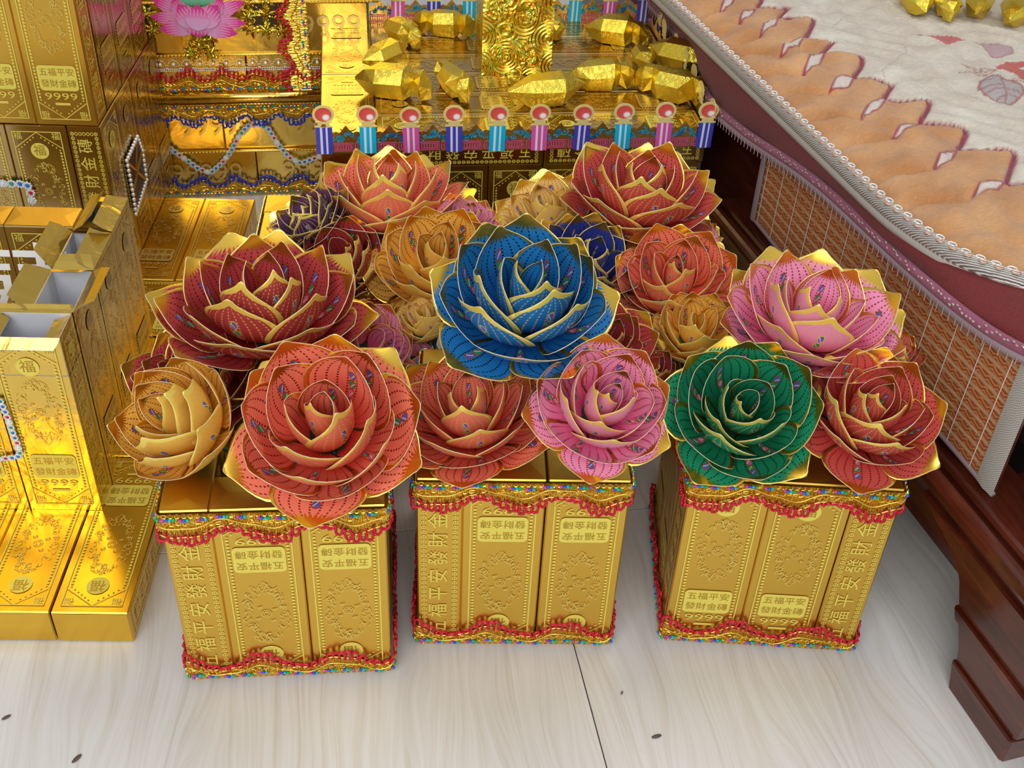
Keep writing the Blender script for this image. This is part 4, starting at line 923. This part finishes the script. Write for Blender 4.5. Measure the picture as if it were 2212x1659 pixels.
t.bump(t.M('ADD', n1.outputs[0], t.M('MULTIPLY', n2.outputs[0], 1.2)), .55, .004)
mm = t.n('Mix', data_type='RGBA', blend_type='MULTIPLY'); mm.inputs[0].default_value = 1.; t.put(mm.inputs[6], at.outputs[0]); t.put(mm.inputs[7], t.ramp(t.M('ADD', t.M('MULTIPLY', n1.outputs[0], .5), t.M('MULTIPLY', n2.outputs[0], .5)), [(.25, (.72, .68, .64)), (.6, (1.04, 1.04, 1.04))]))
QM = t.set(Base_Color=mm.outputs[2], Roughness=.95, Sheen_Weight=.25); me.materials.append(QM); ob('quilt_top', me, quilt)
mb = MB(); mb.box(.88, 1.3, .16, 2., .46, .505); ob('quilt_far_side', mb.mesh('quilt_far_side', plain('beige_plush', (.6, .54, .46), .9)), quilt)
def braidmat():
    t = NT('silver_braid'); c = t.coord('Object'); w = t.n('TexWave', wave_type='BANDS', bands_direction='DIAGONAL'); t.put(w.inputs['Vector'], c); w.inputs['Scale'].default_value = 130; w.inputs['Distortion'].default_value = 1.5
    t.bump(w.outputs[0], .8, .003); return t.set(Base_Color=t.ramp(w.outputs[0], [(.2, (.30, .28, .25)), (.6, (.62, .60, .55)), (.9, (.9, .9, .88))]), Roughness=.4, Metallic=.35)
EB = resample(np.c_[ES[:, 1]-.002, ES[:, 0], np.full(len(ES), .489)], 300)
SBR = braidmat(); ob('braided_edge', MB().tube(EB, .0115, 10).mesh('braided_edge', SBR, True), quilt, label='braided silver piping')
ob('edge_binding', MB().tube([(x-.002 if y > .3 else x, y-(.002 if y <= .3 else 0), z-.012) for x, y, z in EB], .009, 8).mesh('edge_binding', plain('grey_binding', (.42, .40, .36), .7), True), quilt)
mb = MB(); EL = resample(np.array(EB), 150)
for i, (x, y, z) in enumerate(EL):
    tg = EL[min(i+1, 149)]-EL[max(i-1, 0)]; tg /= np.linalg.norm(tg); nn = np.array([tg[1], -tg[0], 0])
    for s_, m_ in ((-1, 0), (1, 1)):
        cxy = np.array([x, y, z])+nn*(.003*s_)+tg*(.006 if s_ > 0 else 0); lf = .0095
        mb.tube([cxy+tg*.0060*math.cos(a)+nn*.0042*math.sin(a)+np.array((0, 0, lf+.0015)) for a in np.linspace(0, 2*PI, 9)[:-1]], .0011, 4, m_, True)
ob('chain_stitch', mb.mesh('chain_stitch', [plain('white_silk', (.85, .85, .85), .3), plain('copper_silk', (.72, .42, .28), .35, .3)], True), quilt, kind='stuff')
# bamboo mat hanging from the bed side
matr = root_at('bamboo_mat', MBd, 'orange-brown bamboo mat with wavy print hanging down the bed side', 'mat')
def reed():
    t = NT('orange_wave_reed'); c = t.coord('Object', (1, 1, 1)); sx = t.n('SeparateXYZ'); t.put(sx.inputs[0], c)
    y = sx.outputs[1]; z = sx.outputs[2]; k = 2*PI/.020
    ph = t.M('ADD', t.M('MULTIPLY', z, 2*PI/.0058), t.M('MULTIPLY', t.M('SINE', t.M('MULTIPLY', y, k)), 1.9))
    f = t.M('MULTIPLY_ADD', t.M('SINE', t.M('ADD', ph, t.M('MULTIPLY', t.M('SINE', t.M('MULTIPLY_ADD', y, k*2, .6)), .6))), .5, .5); n = t.noise(t.coord('Object', (1, 1, 25)), 14, 3)
    cc = t.ramp(f, [(0, (.30, .06, .015)), (.35, (.44, .11, .03)), (.6, (.58, .21, .07)), (1, (.64, .27, .10))])
    t.bump(f, .3, .001); return t.set(Base_Color=t.mix(t.M('MULTIPLY', n.outputs[0], .3), cc, (.45, .14, .05)), Roughness=.45)
def pale():
    t = NT('pale_bamboo'); n = t.noise(t.coord('Object', (1, 4, 120)), 14, 3); return t.set(Base_Color=t.ramp(n.outputs[0], [(.3, (.42, .22, .10)), (.7, (.60, .38, .20))]), Roughness=.4)
RD, PL = reed(), pale(); xm = .052; ztop, zbot, PT = .437, .250, .0172; nsl = int((ztop-zbot)/PT)
def slat(z0_, z1_, ya0, ya1, m, nm, bulge):
    mb = MB(); ys = np.linspace(ya0, ya1, 40)
    prof = [(xm, z0_), (xm-bulge, z0_+.0015), (xm-bulge, z1_-.0015), (xm, z1_)]
    vs = [(x+.004*math.sin(y*9), y, z) for y in ys for x, z in prof]; mb.add(vs, [(i*4+k, i*4+k+1, (i+1)*4+k+1, (i+1)*4+k) for i in range(len(ys)-1) for k in range(3)])
    ob(nm, mb.mesh(nm, m), matr)
for i in range(nsl+1):
    z = zbot+i*PT; yl, yr = .800+.0*i, .128+(ztop-z)*.02
    hmax = np.interp(.5, [0, 1], [0, 1])
    slat(z, z+PT*.66-.0006, yr, yl, RD, 'reed_band', .0026)
    if z+PT < ztop+.02: slat(z+PT*.66, z+PT-.0004, yr, yl, PL, 'bamboo_slat', .0034)
for k in range(13):
    y = .150+k*.053; ob('warp_thread', MB().tube([(xm-.0042+.004*math.sin(y*9), y+.003*math.sin(z*9), z) for z in np.linspace(zbot, ztop+.006, 14)], .0007, 4).mesh('warp_thread', plain('white_warp', (.72, .62, .60), .7) if k == 0 else bpy.data.materials['white_warp']), matr)
t = NT('woven_silver_ribbon'); w = t.n('TexChecker'); t.put(w.inputs[0], t.coord('Object', (1, 1, 1))); w.inputs['Scale'].default_value = 520; w.inputs[1].default_value = (.75, .73, .68, 1); w.inputs[2].default_value = (.36, .34, .30, 1); t.bump(w.outputs[1], .5, .001); RIB = t.set(Base_Color=w.outputs[0], Roughness=.5, Metallic=.2)
def ribbon(y0_, y1_, nm, m=RIB, za=zbot-.004, zb=ztop+.004):
    mb = MB(); vs = []
    for z in np.linspace(za, zb, 12): vs += [(xm-.005+.004*math.sin(y0_*9), y0_, z), (xm-.008+.004*math.sin(y0_*9), (y0_+y1_)/2, z), (xm-.002, y1_, z)]
    mb.add(vs, [(i*3+k, i*3+k+1, (i+1)*3+k+1, (i+1)*3+k) for i in range(11) for k in range(2)]); ob(nm, mb.mesh(nm, m, True), matr)
ribbon(.134, .098, 'edge_ribbon'); ribbon(.814, .796, 'back_binding', GRYB)
ob('bottom_binding', MB().tube([(xm-.002+.004*math.sin(y*9), y, zbot-.003) for y in np.linspace(.10, .81, 30)], .004, 6).mesh('bottom_binding', GRYB, True), matr)
# foil ingots heaped on the quilt
for i, (x, y, ln, an, dz_, lab) in enumerate(((1880, -8, 90, 20, 0, 'gold foil ingot lying apart at the left of the heap on the quilt'), (1972, 18, 140, 95, 0, 'foremost left gold foil ingot of the heap on the quilt, pointing at the camera'), (2038, 28, 130, 84, 0, 'second foremost gold foil ingot from the left on the quilt'),
   (2108, 30, 130, 70, 0, 'third foremost gold foil ingot on the quilt, counted from the left'), (2192, 45, 150, 60, 0, 'gold foil ingot at the right edge of the picture on the quilt'), (2085, -25, 130, 5, .055, 'gold foil ingot lying crosswise on top of the heap on the quilt'), (2185, -12, 130, -25, .055, 'gold foil ingot slanting on top at the right end of the heap'))):
    zb = .512+dz_; w = P(x, y, zb); z = np.dot(w-CAM, Fv); s = ln*z/FPX
    o = ob('foil_ingot', IM[(i+2) % 6], None, mat=Matrix.Translation(w) @ Matrix.Rotation(math.radians(an), 4, 'Z') @ Matrix.Diagonal((s, s*1.4, s*1.3, 1))); tag(o, lab, 'ingot', 'foil ingots heaped on the quilt')
# ------------------------------------------------------------------ specks on the floor
HUSK = plain('brown_husk', (.10, .07, .05), .7)
for (x, y, s, an, lab) in ((166, 1640, .0075, 60, 'small brown seed husk on the floor at bottom left'), (14, 1551, .006, 40, 'brown seed husk on the floor near the left edge'), (1418, 1592, .007, 20, 'brown crumb on the floor in front of the right vase'), (1343, 1498, .003, 70, 'tiny dark speck on the floor between the middle and right vases')):
    mb = MB().ball((0, 0, .0016), 1, 0, 10, 6, (s, s*.38, .0016)); o = ob('seed_husk', mb.mesh('seed_husk', HUSK, True), None, P(x, y), (0, 0, math.radians(an))); tag(o, lab, 'husk')
